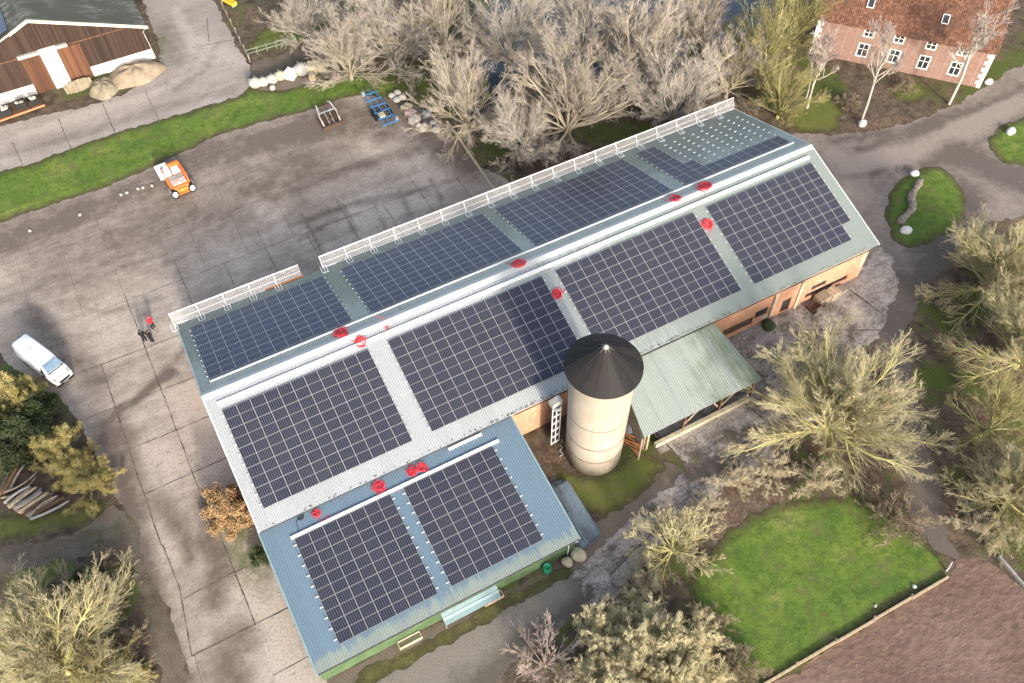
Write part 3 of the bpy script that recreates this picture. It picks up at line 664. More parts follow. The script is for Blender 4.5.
yb_ = 1.42
for (x, n, rows, lb) in [(1.02, 11, None, 'front slope array at the left gable end beside the orange bush, eleven panels wide'),
                   (15.47, 13, None, 'front slope array partly in the silo shadow just up the roof from the silo cap'),
                   (31.85, 13, None, 'front slope array directly above the green lean-to roof'),
                   (48.32, 11, [(0, 10)]+[(0, 11)]*4, 'front slope array at the far right with one panel missing at its lower right corner')]:
    array((x, yb_, zf(yb_)), TA, rows or [(0, n)]*5, lb)
yt_ = 21.62   # lowest edge on the far slope; local x runs towards -x
br = []
for c_ in range(3, 12):
    for r_ in range(0, 7): br.append(((11-c_)*CP-.3, r_*RP*.5+.45))
for i, (x1, n, rows, lb) in enumerate([(13.72, 11, None, 'shaded rear slope array at the left end behind the short guard rail'),
                        (30.48, 13, None, 'shaded rear slope array second from the left gable'),
                        (46.85, 13, None, 'shaded rear slope array third from the left gable, right in front of the bare trees')]):
    array((x1, yt_, zb(yt_)), TA, rows or [(0, n)]*5, lb, True, rail=.12)
array((61.15, yt_, zb(yt_)), TA, [(9, 2)]*3+[(8, 3)]+[(0, 11)], 'unfinished rear slope array in an L shape beside rows of empty white brackets', True,
      brackets=[((i*1.16)+.0, (j*.86)+.5) for i in range(0, 9) for j in range(0, 8) if not (j >= 7) or i < 8], rail=.12)

def tray(x0, x1, y, zfun, tilt, label, w_=.30, h_=.14):
    b = MB(); n = int((x1-x0)/3)
    for i in range(n):
        a = x0+(x1-x0)*i/n; c = x0+(x1-x0)*(i+1)/n-.015; b.box(a, -w_/2, .02, c, w_/2, h_+(i % 2)*.006)
    o = b.build('cable_tray', 'white_metal'); o.location = (0, y, zfun(y)); o.rotation_euler = (tilt, 0, 0)
    return tag(o, label, 'cable tray', 'white cable trays on the roofs')
tray(.9, 61.2, 10.42, zf, TA, 'long white cable tray along the top of the sunlit front slope arrays', .34)
tray(1.0, 61.3, 12.88, zb, -TA, 'thin white cable tray along the top of the shaded rear slope arrays', .16)

# edge guard on the rear eave
def guard(x0, x1, label):
    e = empty('edge_guard', (x0, 23.05, 4.85), 0, label, 'guard rail', 'white roof edge guards along the rear eave')
    L = x1-x0; n = round(L/2.6); s_ = L/n
    for i in range(n):
        b = MB(); a = i*s_+.03; c = (i+1)*s_-.03
        b.M = Matrix.Translation((0, 0, 0)) @ Matrix.Rotation(math.radians(-24), 4, 'X')
        for z in (.15, .62, 1.25): b.box(a, -.012, z, c, .012, z+.03)
        k = int((c-a)/.10)
        for j in range(k+1): x = a+(c-a-.02)*j/k; b.box(x, -.008, .16, x+.022, .008, 1.28)
        b.box(a, -.02, .0, c, .02, .14)
        b.box(a, -.02, 1.28, c, .02, 1.36)
        b.build('mesh_panel', 'white_metal', e)
        b = MB(); b.M = Matrix.Rotation(math.radians(-24), 4, 'X'); b.box(i*s_-.03, -.03, -.2, i*s_+.03, .03, 1.4)
        b.M = Matrix.Identity(4)
        b.tube([(i*s_+.0, .3, .8), (i*s_, -.75, .42)], .025, 6); b.box(i*s_-.30, -.85, .36, i*s_-.24, .05, .42); b.box(i*s_+.24, -.85, .36, i*s_+.30, .05, .42); b.box(i*s_-.3, -.9, .38, i*s_+.3, -.83, .43)
        b.build('post', 'white_metal', e)
    return e
guard(-.15, 12.1, 'short white roof edge guard at the left end of the rear eave')
guard(14.2, 62.4, 'long white roof edge guard running along the rear eave towards the trees')
b = MB(); b.box(8.5, 22.95, 4.98, 12.2, 23.15, 5.06); tag(b.build('timber_batten', 'wood_orange'), 'orange timber batten lying along the rear eave under the short guard', 'batten')

# red cable coils
def coil(px, py, on, label, s=1., mat='red_cable', seed=0, loops=9):
    n_ = np.array([0, -SL, 1.]) if on == 'f' else np.array([0, SL, 1.]) if on == 'b' else np.array([0, -SH, 1.])
    d0 = {'f': E0, 'b': E0+SL*RW, 's': 4.6-SH*.3}[on]
    v = ray(px, py); t = (d0-n_@CAM)/(n_@v); P = CAM+t*v
    r = random.Random(seed); b = MB()
    for L in range(loops):
        R = r.uniform(.22, .52)*s; ex = r.uniform(.55, 1); a0 = r.uniform(0, 6); cx, cy = r.uniform(-.16, .16)*s, r.uniform(-.14, .14)*s; th = r.uniform(0, PI)
        pts = []
        for j in range(15):
            a = a0+2*PI*j/14*r.uniform(.99, 1.01); x = R*math.cos(a); y = R*ex*math.sin(a)
            pts.append((cx+x*math.cos(th)-y*math.sin(th), cy+x*math.sin(th)+y*math.cos(th), .04+L*.018+.03*math.sin(a*2+L)))
        b.tube(pts, .024*max(s, .8), 5)
    pts = [(0, 0, .05)]; a = r.uniform(0, 6)
    for j in range(8): a += r.uniform(-.7, .7); pts.append((pts[-1][0]+.2*math.cos(a), pts[-1][1]+.2*math.sin(a), .04))
    b.tube(pts, .022, 5)
    o = b.build('cable_coil', mat); o.location = P; tl = {'f': TA, 'b': -TA, 's': math.atan(SH)}[on]; o.rotation_euler = (tl, 0, 0)
    return tag(o, label, 'cable coil', 'coils of cable lying on the roofs')
SH = (4.6-2.5)/11.3
for i, (x, y, on, s, lb) in enumerate([(341, 333.5, 'b', 1.2, 'red cable coil below the thin tray at the right end of the first rear array'), (361, 342, 'f', 1.15, 'red cable coil against the front tray above the first gap between front arrays'),
        (520, 264, 'b', 1.25, 'dark red cable coil on the ridge directly uphill of the shadowed gap'), (557, 294, 'f', 1.2, 'bright red cable coil in the shaded gap up the slope from the silo'),
        (676, 199, 'b', 1.1, 'loose red cable coil on the ridge left of the spread out tangle'), (705, 187, 'b', 1.45, 'spread out tangle of thin red cable on the ridge near the unfinished array'), (707, 224, 'f', 1.1, 'round red cable coil in the gap above the lean-to end'),
        (412, 472, 's', .95, 'red cable coil on blue shed roof, left one of the touching pair'), (422, 468, 's', .9, 'red cable coil on blue shed roof, right one of the touching pair'), (379, 487, 's', 1., 'red cable coil with a black plug on the blue shed roof'),
        (316, 514, 's', .75, 'pinkish red cable coil near the top left corner of the blue shed roof'), (387, 328, 'f', .5, 'tiny pale red loop of cable lying on the bright ridge sheets')]):
    coil(x, y, on, lb, s, 'red_cable', i, 9 if s > .6 else 2)
coil(301, 516, 's', 'black hose loop at the top left corner of the blue shed roof', .8, 'black', 31, 3)

# ------------------------------------------------------------------ blue roofed shed
shed = empty('shed', (0, -11, 0), 0, 'lower blue roofed shed with green board walls joined to the front of the barn', 'shed')
def zs(y): return 4.6-SH*(.3-y)
def local(mb, par):  # vertices given in world, child of an empty at a location
    mb.M = Matrix.Translation(-Vector(par.location)) @ mb.M; return mb
w = MB(); w.M = Matrix.Translation((0, 11, 0))
w.prism([(.1, -11.1, 0), (21.95, -11.1, 0), (21.95, -10.9, 0), (.1, -10.9, 0)], [(.1, -11.1, 2.44), (21.95, -11.1, 2.44), (21.95, -10.9, 2.48), (.1, -10.9, 2.48)])
for x in (.1, 21.75): w.prism([(x, -10.9, 0), (x+.2, -10.9, 0), (x+.2, .25, 0), (x, .25, 0)], [(x, -10.9, 2.48), (x+.2, -10.9, 2.48), (x+.2, .25, 4.5), (x, .25, 4.5)])
w.build('wall', 'green_wall', shed)
w = MB(); w.M = Matrix.Translation((0, 11, 0))
w.prism([(-.08, -11.32, zs(-11.32)-.05), (22.15, -11.32, zs(-11.32)-.05), (22.15, .40, zs(.40)-.05), (-.08, .40, zs(.4)-.05)], [(-.08, -11.32, zs(-11.32)), (22.15, -11.32, zs(-11.32)), (22.15, .4, zs(.4)), (-.08, .4, zs(.4))])
w.build('roof', 'roof_blue', shed)
for x in (-.12, 22.08):
    w = MB(); w.M = Matrix.Translation((0, 11, 0)); w.prism([(x, -11.34, zs(-11.34)-.2), (x+.12, -11.34, zs(-11.34)-.2), (x+.12, .38, zs(.38)-.2), (x, .38, zs(.38)-.2)], [(x, -11.34, zs(-11.34)+.03), (x+.12, -11.34, zs(-11.34)+.03), (x+.12, .38, zs(.38)+.03), (x, .38, zs(.38)+.03)]); w.build('verge_trim', 'light_blue', shed)
w = MB(); w.M = Matrix.Translation((0, 11, 0)); w.tube([(.0, -11.38, 2.38), (22.1, -11.38, 2.36)], .06, 8); w.build('gutter', 'dark_metal', shed)
w = MB(); w.M = Matrix.Translation((0, 11, 0)); w.tube([(21.9, -11.42, 2.35), (21.2, -11.25, 2.1), (21.2, -11.2, .1)], .05, 8); w.build('downpipe', 'white_metal', shed)
TS = math.atan(SH)
array((2.2, -10.15, zs(-10.15)), TS, [(0, 7)]*5, 'left solar array on the blue shed roof, next to the bare blue strip', rail=.22)
array((11.4, -10.15, zs(-10.15)), TS, [(0, 7)]*5, 'right solar array on the blue shed roof, nearest the silo', rail=.22)
tray(2.0, 20.2, -1.32, zs, TS, 'white cable tray above both arrays on the blue shed roof', .26)
tray(16.1, 19.2, -.2, zs, TS, 'short white tray tucked under the barn eave on the blue shed roof', .22)

# things along the shed front
def block(px, py, sx, sy, sz, mat, label, name='block', cat='block', rz=0, z=0, group=None, bev=.03):
    b = MB(); b.box(-sx/2, -sy/2, 0, sx/2, sy/2, sz)
    o = b.build(name, mat, bevel=bev); x, y = gxy(px, py, z); o.location = (x, y, z); o.rotation_euler = (0, 0, rz)
    return tag(o, label, cat, group)
def trough(px, py, L, wd, h, mat, label, rz=0):
    """open topped stone or concrete trough"""
    b = MB(); t_ = .08
    b.box(-L/2, -wd/2, 0, L/2, wd/2, .08); b.box(-L/2, -wd/2, .08, L/2, -wd/2+t_, h); b.box(-L/2, wd/2-t_, .08, L/2, wd/2, h)
    b.box(-L/2, -wd/2+t_, .08, -L/2+t_, wd/2-t_, h); b.box(L/2-t_, -wd/2+t_, .08, L/2, wd/2-t_, h)
    o = b.build('trough', mat, bevel=.015); x, y = gxy(px, py); o.location = (x, y, 0.004); o.rotation_euler = (0, 0, rz)
    return tag(o, label, 'trough', 'pale troughs in front of the green shed wall')
trough(410, 641, 1.9, .6, .35, 'stone_cream', 'cream trough below the left array in front of the green wall', .0)
trough(493, 599, 1.7, .6, .35, 'wood_pale', 'pinkish trough at the right end of the pale blue sheet', .02)
aw = MB()
aw.prism([(9.9, -11.13, 1.25), (14.7, -11.13, 1.25), (14.7, -11.45, 1.10), (9.9, -11.45, 1.10)], [(9.9, -11.13, 1.29), (14.7, -11.13, 1.29), (14.7, -11.45, 1.14), (9.9, -11.45, 1.14)])
aw.prism([(9.9, -11.45, 1.10), (14.7, -11.45, 1.10), (14.7, -11.58, .75), (9.9, -11.58, .75)], [(9.9, -11.49, 1.14), (14.7, -11.49, 1.14), (14.7, -11.62, .75), (9.9, -11.62, .75)])
aw.prism([(9.9, -11.62, .75), (14.7, -11.62, .75), (14.7, -11.95, .66), (9.9, -11.95, .66)], [(9.9, -11.62, .79), (14.7, -11.62, .79), (14.7, -11.95, .70), (9.9, -11.95, .70)])
o = aw.build('awning', 'light_blue'); 
for v in o.data.vertices: v.co -= Vector((12.3, -11.1, 0))
o.location = (12.3, -11.1, 0); tag(o, 'pale blue folded sheet awning fixed low on the green shed wall', 'awning')
for x in (9.95, 14.6):
    b = MB(); b.box(-.03, -.83, 0, .03, -.77, .65); b.M = Matrix.Identity(4); q = b.build('awning_leg', 'grey_metal', o); q.location = (x-12.3, 0, 0)
bar = MB(); bar.lathe([(.30, 0), (.34, .1), (.36, .45), (.36, .5), (.34, .85), (.32, .9), (.29, .9), (.27, .84), (.02, .84)], 20)
o = bar.build('barrel', 'green_plastic', smooth=True); o.location = (*gxy(547, 571), .004); tag(o, 'green plastic barrel standing at the right end of the green wall', 'barrel')
def stone(px, py, r, label, mat='stone_white', seed=0, group=None, name='stone', z=0.):
    b = MB(); b.blob((0, 0, r[2]*.55), r, seed, 16, 10, .10); o = b.build(name, mat, smooth=True)
    x, y = gxy(px, py, z); o.location = (x, y, z); return tag(o, label, 'stone', group)
stone(567, 563, (.42, .5, .4), 'cream rounded boulder at the foot of the shed downpipe, nearer the barrel', 'stone_cream', 3)
stone(578, 556, (.6, .7, .5), 'larger cream boulder right of the shed corner', 'stone_cream', 4)
# stack of old corrugated sheets leaning low by the shed side
st = empty('sheet_stack', (23.2, -8., 0), 0, 'stack of weathered blue grey corrugated sheets beside the right wall of the shed', 'sheet stack')
for i in range(4):
    b = MB(); off = i*.14; k = 22; L0, L1 = -3.4+i*.12, 3.0-i*.2
    for j in range(k):
        x0 = -.85+off+j*.075; z0 = .12+i*.10+(.025 if j % 2 else 0)
        b.prism([(x0, L0, z0), (x0+.076, L0, z0+(.025 if j % 2 == 0 else -.025)), (x0+.076+.15, L1, z0+(.025 if j % 2 == 0 else -.025)), (x0+.15, L1, z0)],
                [(x0, L0, z0+.008), (x0+.076, L0, z0+.008+(.025 if j % 2 == 0 else -.025)), (x0+.076+.15, L1, z0+.008+(.025 if j % 2 == 0 else -.025)), (x0+.15, L1, z0+.008)])
    q = b.build('sheet', 'sheets_old', st); q.rotation_euler = (0, 0, .02*i-.04)

# ------------------------------------------------------------------ silo
SX, SY = 28.05, -3.95
silo = empty('silo', (SX, SY, 0), 0, 'tall round cream concrete silo with a dark conical felt roof', 'silo')
b = MB(); b.lathe([(2.44, 0), (2.46, 3), (2.52, 8), (2.60, 13.0), (2.60, 13.1)], 64); b.build('wall', 'silo', silo, smooth=True)
for z in (2.2, 4.3, 7.3):
    b = MB(); rr_ = 2.455+.02*z/3; b.lathe([(rr_, z-.09), (rr_+.016, z-.07), (rr_+.016, z+.07), (rr_, z+.09)], 64, caps=False); b.build('band', 'silo_band', silo, smooth=True)
b = MB(); k = 16; N = []
b.lathe([(3.02, 13.04), (3.05, 13.0), (3.05, 13.10), (2.1, 13.85), (1.05, 14.72), (.12, 15.5), (.03, 15.52)], 64)
ro = b.build('roof', 'felt', silo)
at = ro.data.attributes.new('sector', 'FLOAT', 'FACE'); rr = random.Random(12); sec = [rr.random() for _ in range(16)]
at.data.foreach_set('value', [sec[(i % 64)//4] for i in range(len(ro.data.polygons))])
b = MB()
for j in range(16):
    a = 2*PI*j/16; c_, s_ = math.cos(a), math.sin(a)
    b.tube([(3.03*c_, 3.03*s_, 13.12), (.12*c_, .12*s_, 15.52)], .018, 5)
for R, z in ((2.15, 13.84), (1.15, 14.67)):
    b.tube([(R*math.cos(2*PI*j/16), R*math.sin(2*PI*j/16), z) for j in range(17)], .016, 5)
b.build('seam', simple('felt_seam', (.028, .026, .025), .6, .3, .2), silo)
b = MB(); b.lathe([(.34, 15.28), (.20, 15.48), (.08, 15.62), (.03, 15.66)], 10)
for j in range(8):
    a = 2*PI*j/8+.2; L_ = .55+.25*random.random(); b.prism([(.1*math.cos(a+.3), .1*math.sin(a+.3), 15.5), (.1*math.cos(a-.3), .1*math.sin(a-.3), 15.5), (L_*math.cos(a), L_*math.sin(a), 15.52-L_*.83+.05)], [(.1*math.cos(a+.3), .1*math.sin(a+.3), 15.54), (.1*math.cos(a-.3), .1*math.sin(a-.3), 15.54), (L_*math.cos(a), L_*math.sin(a), 15.54-L_*.83+.06)])
b.build('finial', 'bag_grey', silo)
# ladder tower between barn and silo
lt = empty('ladder_tower', (25.45, -1.75, 0), .1, 'white lattice hoist tower standing left of the silo by the brick wall', 'ladder tower')
b = MB()
for x in (-.42, 0, .42):
    b.box(x-.035, -.04, .3, x+.035, .03, 6.0)
b.build('upright', 'white_metal', lt)
for i in range(6):
    b = MB(); z = .4+i*1.08; b.box(-.42, -.06, z, .42, -.041, z+.14); b.box(-.42, .031, z, .42, .05, z+.12); b.build('rung', 'white_metal', lt)
b = MB(); b.box(-.40, .06, .3, .40, .10, 5.9); b.build('back_panel', 'black', lt)
b = MB(); b.lathe([(.02, 6.05), (.42, 6.05), (.45, 6.15), (.42, 6.32), (.30, 6.34), (.28, 6.2), (.02, 6.2)], 20); b.build('hopper', 'grey_metal', lt)
b = MB(); b.box(-.5, -.1, 6.35, .5, .5, 6.9); b.build('motor_box', 'bag_grey', lt)
b = MB(); pts = []
for i in range(14): p_ = gxy(561+1.5*math.sin(i*1.3), 440+i*1.3); pts.append((p_[0]-26, p_[1]+3, .06))
b.tube(pts, .05, 6); o = b.build('hose', 'bag_white'); o.location = (26, -3, 0); tag(o, 'white crumpled hose on the ground at the left foot of the silo', 'hose')

# ------------------------------------------------------------------ lean-to
ln = empty('lean_to', (37.5, -6, 0), 0, 'open fronted lean-to with a greenish corrugated roof to the right of the silo', 'lean-to')
T = Matrix.Translation((-37.5, 6, 0))
tl, tr_, brr, bl = (32.6, .02, 4.62), (42.95, .02, 4.62), (43.95, -6.25, 2.95), (31.5, -6.25, 2.95)
b = MB(); b.M = T; b.prism([(p[0], p[1], p[2]-.05) for p in (bl, brr, tr_, tl)], [bl, brr, tr_, tl]); b.build('roof', 'roof_lean', ln)
for (x0, x1) in ((36.0, 36.07), (41.55, 41.65), (33.8, 33.84)):
    b = MB(); b.M = T; b.prism([(x0-.3, -6.2, 2.97), (x1-.3, -6.2, 2.97), (x1, -.1, 4.585), (x0, -.1, 4.585)], [(x0-.3, -6.2, 3.0), (x1-.3, -6.2, 3.0), (x1, -.1, 4.63), (x0, -.1, 4.63)]); b.build('batten', 'grey_metal', ln)
for i, (x, y) in enumerate([(32.2, -6.0), (36., -6.0), (39.9, -6.0), (43.4, -6.0), (43.2, -1.5), (32.4, -1.8)]):
    b = MB(); b.M = T; b.box(x-.09, y-.09, 0, x+.09, y+.09, 2.93 if y < -5 else 4.1); b.build('post', 'wood_brown' if i not in (0,) else 'wood_pale', ln)
b = MB(); b.M = T; b.box(31.9, -6.1, 2.68, 43.7, -5.95, 2.88); b.build('beam', 'wood_old', ln)
b = MB(); b.M = T
for x in (36.0, 39.9): b.tube([(x+.15, -6, 1.2), (x+1.6, -6, 2.8)], .06, 6); b.tube([(x+2.8, -6, 2.8), (x+3.6, -6, 1.4)], .06, 6)
b.build('brace', 'wood_pale', ln)
b = MB(); b.M = T; b.box(33., -6.35, .012, 43.2, -6.0, .55); b.build('plinth', 'stone_cream', ln)
b = MB(); b.M = T; b.box(31.9, -.5, 0, 32.05, -5.9, 2.4); b.box(33, -.25, 0, 43, -.12, 4.2); b.build('back_wall', 'wood_old', ln)
# timber and tarp between silo and lean-to
def planks(px, py, n, L, mats, label, rz, name='timber_pile'):
    e = empty(name, g(px, py), rz, label, 'timber pile'); r = random.Random(n)
    for i in range(n):
        b = MB(); x = r.uniform(-.5, .5); z = .05+.08*(i//4); b.box(-.06, -L/2*r.uniform(.7, 1), 0, .06, L/2*r.uniform(.7, 1), .06)
        o = b.build('plank', mats[i % len(mats)], e); o.location = (x, r.uniform(-.2, .2), z+i*.004); o.rotation_euler = (r.uniform(-.05, .12), 0, r.uniform(-.4, .4))
    return e
planks(632, 443, 12, 2.4, ['wood_orange', 'wood_brown', 'wood_orange'], 'orange brown split planks heaped between the silo and the lean-to', .5)
b = MB(); b.tube([(0, 0, 0), (.05, 0, 1.4), (.1, .05, 3.3)], [.09, .08, .07], 7); o = b.build('pole', 'wood_pale'); o.location = g(638, 459); tag(o, 'pale bare pole upright by the near left corner of the lean-to', 'pole')
b = MB(); b.blob((0, 0, .4), (.8, .6, .7), 5, 14, 8, .2); o = b.build('tarpaulin', simple('grey_tarp', (.16, .17, .19), .5, .4, .3, 1), smooth=True); o.location = g(631, 429); tag(o, 'grey crumpled tarpaulin bundle under the lean-to edge behind the silo', 'tarpaulin')

# bales and box by the front wall
def hay(px, py, s, label, rz, z=0, mat='sand', seed=0):
    b = MB(); r = random.Random(seed); b.box(-s[0]/2, -s[1]/2, 0, s[0]/2, s[1]/2, s[2])
    e = b.build('straw_bale', mat, bevel=.07); e.location = (*gxy(px, py), z); e.rotation_euler = (0, 0, rz)
    for q in (-.25, .25):
        k = MB(); k.box(q*s[0]-.015, -s[1]/2-.012, -.012, q*s[0]+.015, s[1]/2+.012, s[2]+.012); k.build('twine', 'wood_brown', e)
    return tag(e, label, 'bale', 'straw bales against the brick wall')
hay(821, 301, (1.5, 1.1, .9), 'yellow straw bale on the left of the pair below the long dark opening', .12)
hay(831, 296, (1.1, 1.1, .9), 'yellow straw bale with visible wear on the right of the pair', .2, 0, 'wood_pale')
block(839, 292, 1.2, .9, .5, 'wood_old', 'flat weathered block at the right end of the bales', 'block', 'block', .1)
cr = empty('cart', g(815, 307), .15, 'low brown metal cart parked in front of the straw bales', 'cart')
b = MB(); b.box(-1., -.5, .3, 1., .5, .36); b.box(-1., -.5, .36, 1., -.45, .6); b.box(-1., -.5, .3, -.95, .5, .6); b.build('bed', 'rust', cr)
for x in (-.7, .7):
    b = MB(); b.M = Matrix.Translation((x, -.55, .25)) @ Matrix.Rotation(PI/2, 4, 'X'); b.lathe([(.1, -.05), (.25, -.05), (.25, .05), (.1, .05)], 14); b.build('wheel', 'rubber', cr)
stone(772, 323, (.55, .5, .45), 'tan rubble lump near the open doorway of the brick wall', 'wood_old', 33)
stone(768, 327, (.7, .6, .5), 'small dark bush stump near the lean-to end of the brick wall', 'leaf_green', 34, name='stump')
block(766, 318, .5, .4, .7, 'bag_white', 'small whitish crate leaning beside the doorway in the brick wall', 'crate', 'crate', .3)

# ------------------------------------------------------------------ brown gabled barn top left
bb = empty('timber_barn', (-2.57, 71, 0), 0, 'brown boarded barn with a wide gable and white plinth beside the farm road', 'barn')
T = Matrix.Translation((2.57, -71, 0)); GY = 71.; DP = 30.
ax, az = -2.57, 9.3; ex, ez = 9.62, 4.55; lx, lz = -14.8, 4.3
b = MB(); b.M = T
b.prism([(lx+.3, GY, 1.35), (9.15, GY, 1.35), (9.15, GY, 4.7), (ax, GY, az-.05), (lx+.3, GY, 4.4)], [(lx+.3, GY+.2, 1.35), (9.15, GY+.2, 1.35), (9.15, GY+.2, 4.7), (ax, GY+.2, az-.05), (lx+.3, GY+.2, 4.4)])
b.box(8.95, GY+.2, 1.35, 9.15, GY+DP, 4.6); b.box(lx+.3, GY+.2, 1.35, lx+.5, GY+DP, 4.3); b.build('wall', 'boards_brown', bb)
b = MB(); b.M = T; b.box(1.65, GY-.12, 0, 9.25, GY+.1, 1.37); b.box(9.05, GY+.1, 0, 9.25, GY+DP, 1.37); b.box(lx+.2, GY-.12, 0, -5.2, GY+.1, 1.37); b.build('plinth', 'white_plaster', bb)
b = MB(); b.M = T; b.box(lx, GY-.05, 4.95, 8.9, GY-.002, 5.07); b.build('board_joint', 'wood_brown', bb)
dl = MB(); dl.M = T; dl.box(-5.15, GY-.22, .05, -2.95, GY-.10, 5.0); dl.build('door', 'boards_orange', bb)['label'] = 'left orange brown sliding door'
dr = MB(); dr.M = T; dr.box(-1.05, GY-.22, .05, 1.62, GY-.10, 4.9); dr.build('door', 'boards_orange', bb)['label'] = 'right orange brown sliding door'
dw = MB(); dw.M = T; dw.box(-2.93, GY-.26, .02, -1.07, GY-.12, 4.9); dw.build('door_leaf', 'white_plaster', bb)
dc = MB(); dc.M = T; dc.box(-5.4, GY-.42, 5.0, -3.0, GY-.05, 5.4); dc.box(-1.0, GY-.42, 5.0, .3, GY-.05, 5.4); dc.build('door_canopy', 'bag_grey', bb)
dc = MB(); dc.M = T; dc.box(-2.99, GY-.44, 4.98, -1.01, GY-.05, 5.42); dc.build('canopy_panel', 'white_plaster', bb)
def slab(mb, x0, z0, x1, z1, y0, y1, th): mb.prism([(x0, y0, z0-th), (x1, y0, z1-th), (x1, y1, z1-th), (x0, y1, z0-th)], [(x0, y0, z0), (x1, y0, z1), (x1, y1, z1), (x0, y1, z0)])
b = MB(); b.M = T; slab(b, ax, az+.1, ex, ez+.05, GY-.25, GY+DP, .12); slab(b, lx-.2, lz+.05, ax, az+.1, GY-.25, GY+DP, .12); b.build('roof', 'roof_dark', bb)
b = MB(); b.M = T; slab(b, ax, az+.16, ex+.1, ez+.07, GY-.40, GY-.255, .35); slab(b, -5.0, az+.16-.42*2.43, ax, az+.16, GY-.40, GY-.255, .35); b.build('barge_board', simple('cream_board', (.68, .62, .46), .7, .2, .1, 1), bb)
b = MB(); b.M = T; slab(b, lx, lz+.1, -5.0, az+.16-.42*2.43, GY-.40, GY-.255, .2); b.build('barge_board', 'bag_grey', bb)['label'] = 'grey weathered left barge board'
b = MB(); b.M = T; slab(b, lx+.8, lz+.62, -4.9, az-.65, GY+.3, GY+DP-2, .05); b.build('roof_panel', simple('blue_panel', (.03, .05, .09), .3, .5, .2, .4), bb)
b = MB(); b.M = T; b.tube([(9.45, GY-.2, 4.4), (9.0, GY-.25, 4.0), (9.3, GY-.2, .3)], .05, 6); b.build('downpipe', 'bag_white', bb)
b = MB(); b.M = T; b.tube([(-1.6, GY-.02, 8.0), (-1.6, GY-.06, 8.0)], .12, 10); b.build('vent', 'black', bb)
def heap(px, py, r, label, mat, seed):
    rr = random.Random(seed); b = MB(); k = 40; rings = 14; vs = []; fs = []
    for i in range(rings+1):
        q = i/rings
        for j in range(k):
            a = 2*PI*j/k; n_ = 1+.08*math.sin(2*a+seed)+.06*math.sin(5*a+seed*2)
            h = r[2]*(1-q**2.6)*(1+.10*math.sin(3*a+seed)*q+.08*math.sin(5*a+6*q))+.05*rr.uniform(-1, 1)*(1-q)
            vs.append((r[0]*q*n_*math.cos(a), r[1]*q*n_*math.sin(a), max(h, 0) if i < rings else -.05))
    for i in range(rings):
        for j in range(k): fs.append((i*k+j, (i+1)*k+j, (i+1)*k+(j+1) % k, i*k+(j+1) % k))
    b._add(vs, fs); o = b.build('heap', mat, smooth=True); o.location = g(px, py); return tag(o, label, 'heap')
heap(136, 75, (3.4, 2.5, 1.3), 'large tan sand heap against the white plinth', 'sand', 1)
heap(104, 89, (1.9, 2.1, 1.0), 'smaller greyish sand heap left of the large one', 'sand_grey', 5)
bt = MB()
pts0 = []
for i in range(10):
    u = i/9; bt.prism([(-1.5+3*u, -.5-.4*math.sin(PI*u), .02), (-1.2+3*u, -.5-.4*math.sin(PI*u), .02), (-1.2+3*u, .1, .7+.3*math.sin(PI*u)), (-1.5+3*u, .1, .7+.3*math.sin(PI*u))], [(-1.5+3*u, -.52-.4*math.sin(PI*u), .06), (-1.2+3*u, -.52-.4*math.sin(PI*u), .06), (-1.2+3*u, .1, .75+.3*math.sin(PI*u)), (-1.5+3*u, .1, .75+.3*math.sin(PI*u))], i % 2)
for i in range(6): bt.tube([(-1.4+i*.5, -.6, .05), (-1.3+i*.5, .2, .9), (-1.2+i*.5, .8, .3)], .05, 5)
o = bt.build('wreckage', ['sand_grey', 'sand']); o.location = g(78, 88); o.rotation_euler = (0, 0, .15); tag(o, 'cream broken curved wreckage on the grass before the right barn door', 'wreckage')
# flat trailer with crates
ft = empty('flatbed', g(14, 113), -.0, 'long orange red timber flatbed on the verge by the left plinth', 'flatbed')
ft.rotation_euler = (0, 0, .08)
b = MB(); b.box(-4.2, -1.1, .35, 3.4, .9, .47); b.build('bed', 'wood_brown', ft)
b = MB(); b.box(-4.2, -1.22, .30, 3.5, -1.105, .5); b.build('side_beam', simple('red_beam', (.60, .20, .11), .7, .2, .2, 1), ft)
for x in (-3, 2):
    for y in (-.95, .8):
        b = MB(); b.M = Matrix.Translation((x, y, .25)) @ Matrix.Rotation(PI/2, 4, 'X'); b.lathe([(.08, -.09), (.25, -.09), (.27, 0), (.25, .09), (.08, .09)], 16); b.build('wheel', 'rubber', ft)
for i, (x, lb, c_) in enumerate([(33, 'black crate filled with white blocks at the right end of the flatbed', 3), (20, 'black crate heaped with rusty and white pieces in the middle of the flatbed', 5), (5, 'black crate overflowing with mixed white rubble at the left of the flatbed', 8)]):
    z0 = .48; P = gxy(x-.5, (99.5, 103, 110)[i], 1.0); e = empty('crate', (P[0], P[1], z0), .08, lb, 'crate', 'black crates on the flatbed')
    b = MB(); s_ = 1.25
    b.box(-s_/2, -.5, 0, s_/2, .5, .08); b.box(-s_/2, -.5, .08, s_/2, -.45, .75); b.box(-s_/2, .45, .08, s_/2, .5, .75); b.box(-s_/2, -.45, .08, -s_/2+.05, .45, .75); b.box(s_/2-.05, -.45, .08, s_/2, .45, .75); b.build('box', 'black', e)
    rr = random.Random(i); b = MB()
    for k_ in range(c_+4):
        b.blob((rr.uniform(-.4, .4), rr.uniform(-.3, .3), rr.uniform(.5, .85)), (rr.uniform(.15, .3), rr.uniform(.12, .25), rr.uniform(.1, .2)), k_, 8, 5, .2, 1 if (i == 1 and k_ % 3 == 0) else 0)
    b.build('rubble', ['bag_white', 'rust'], e)

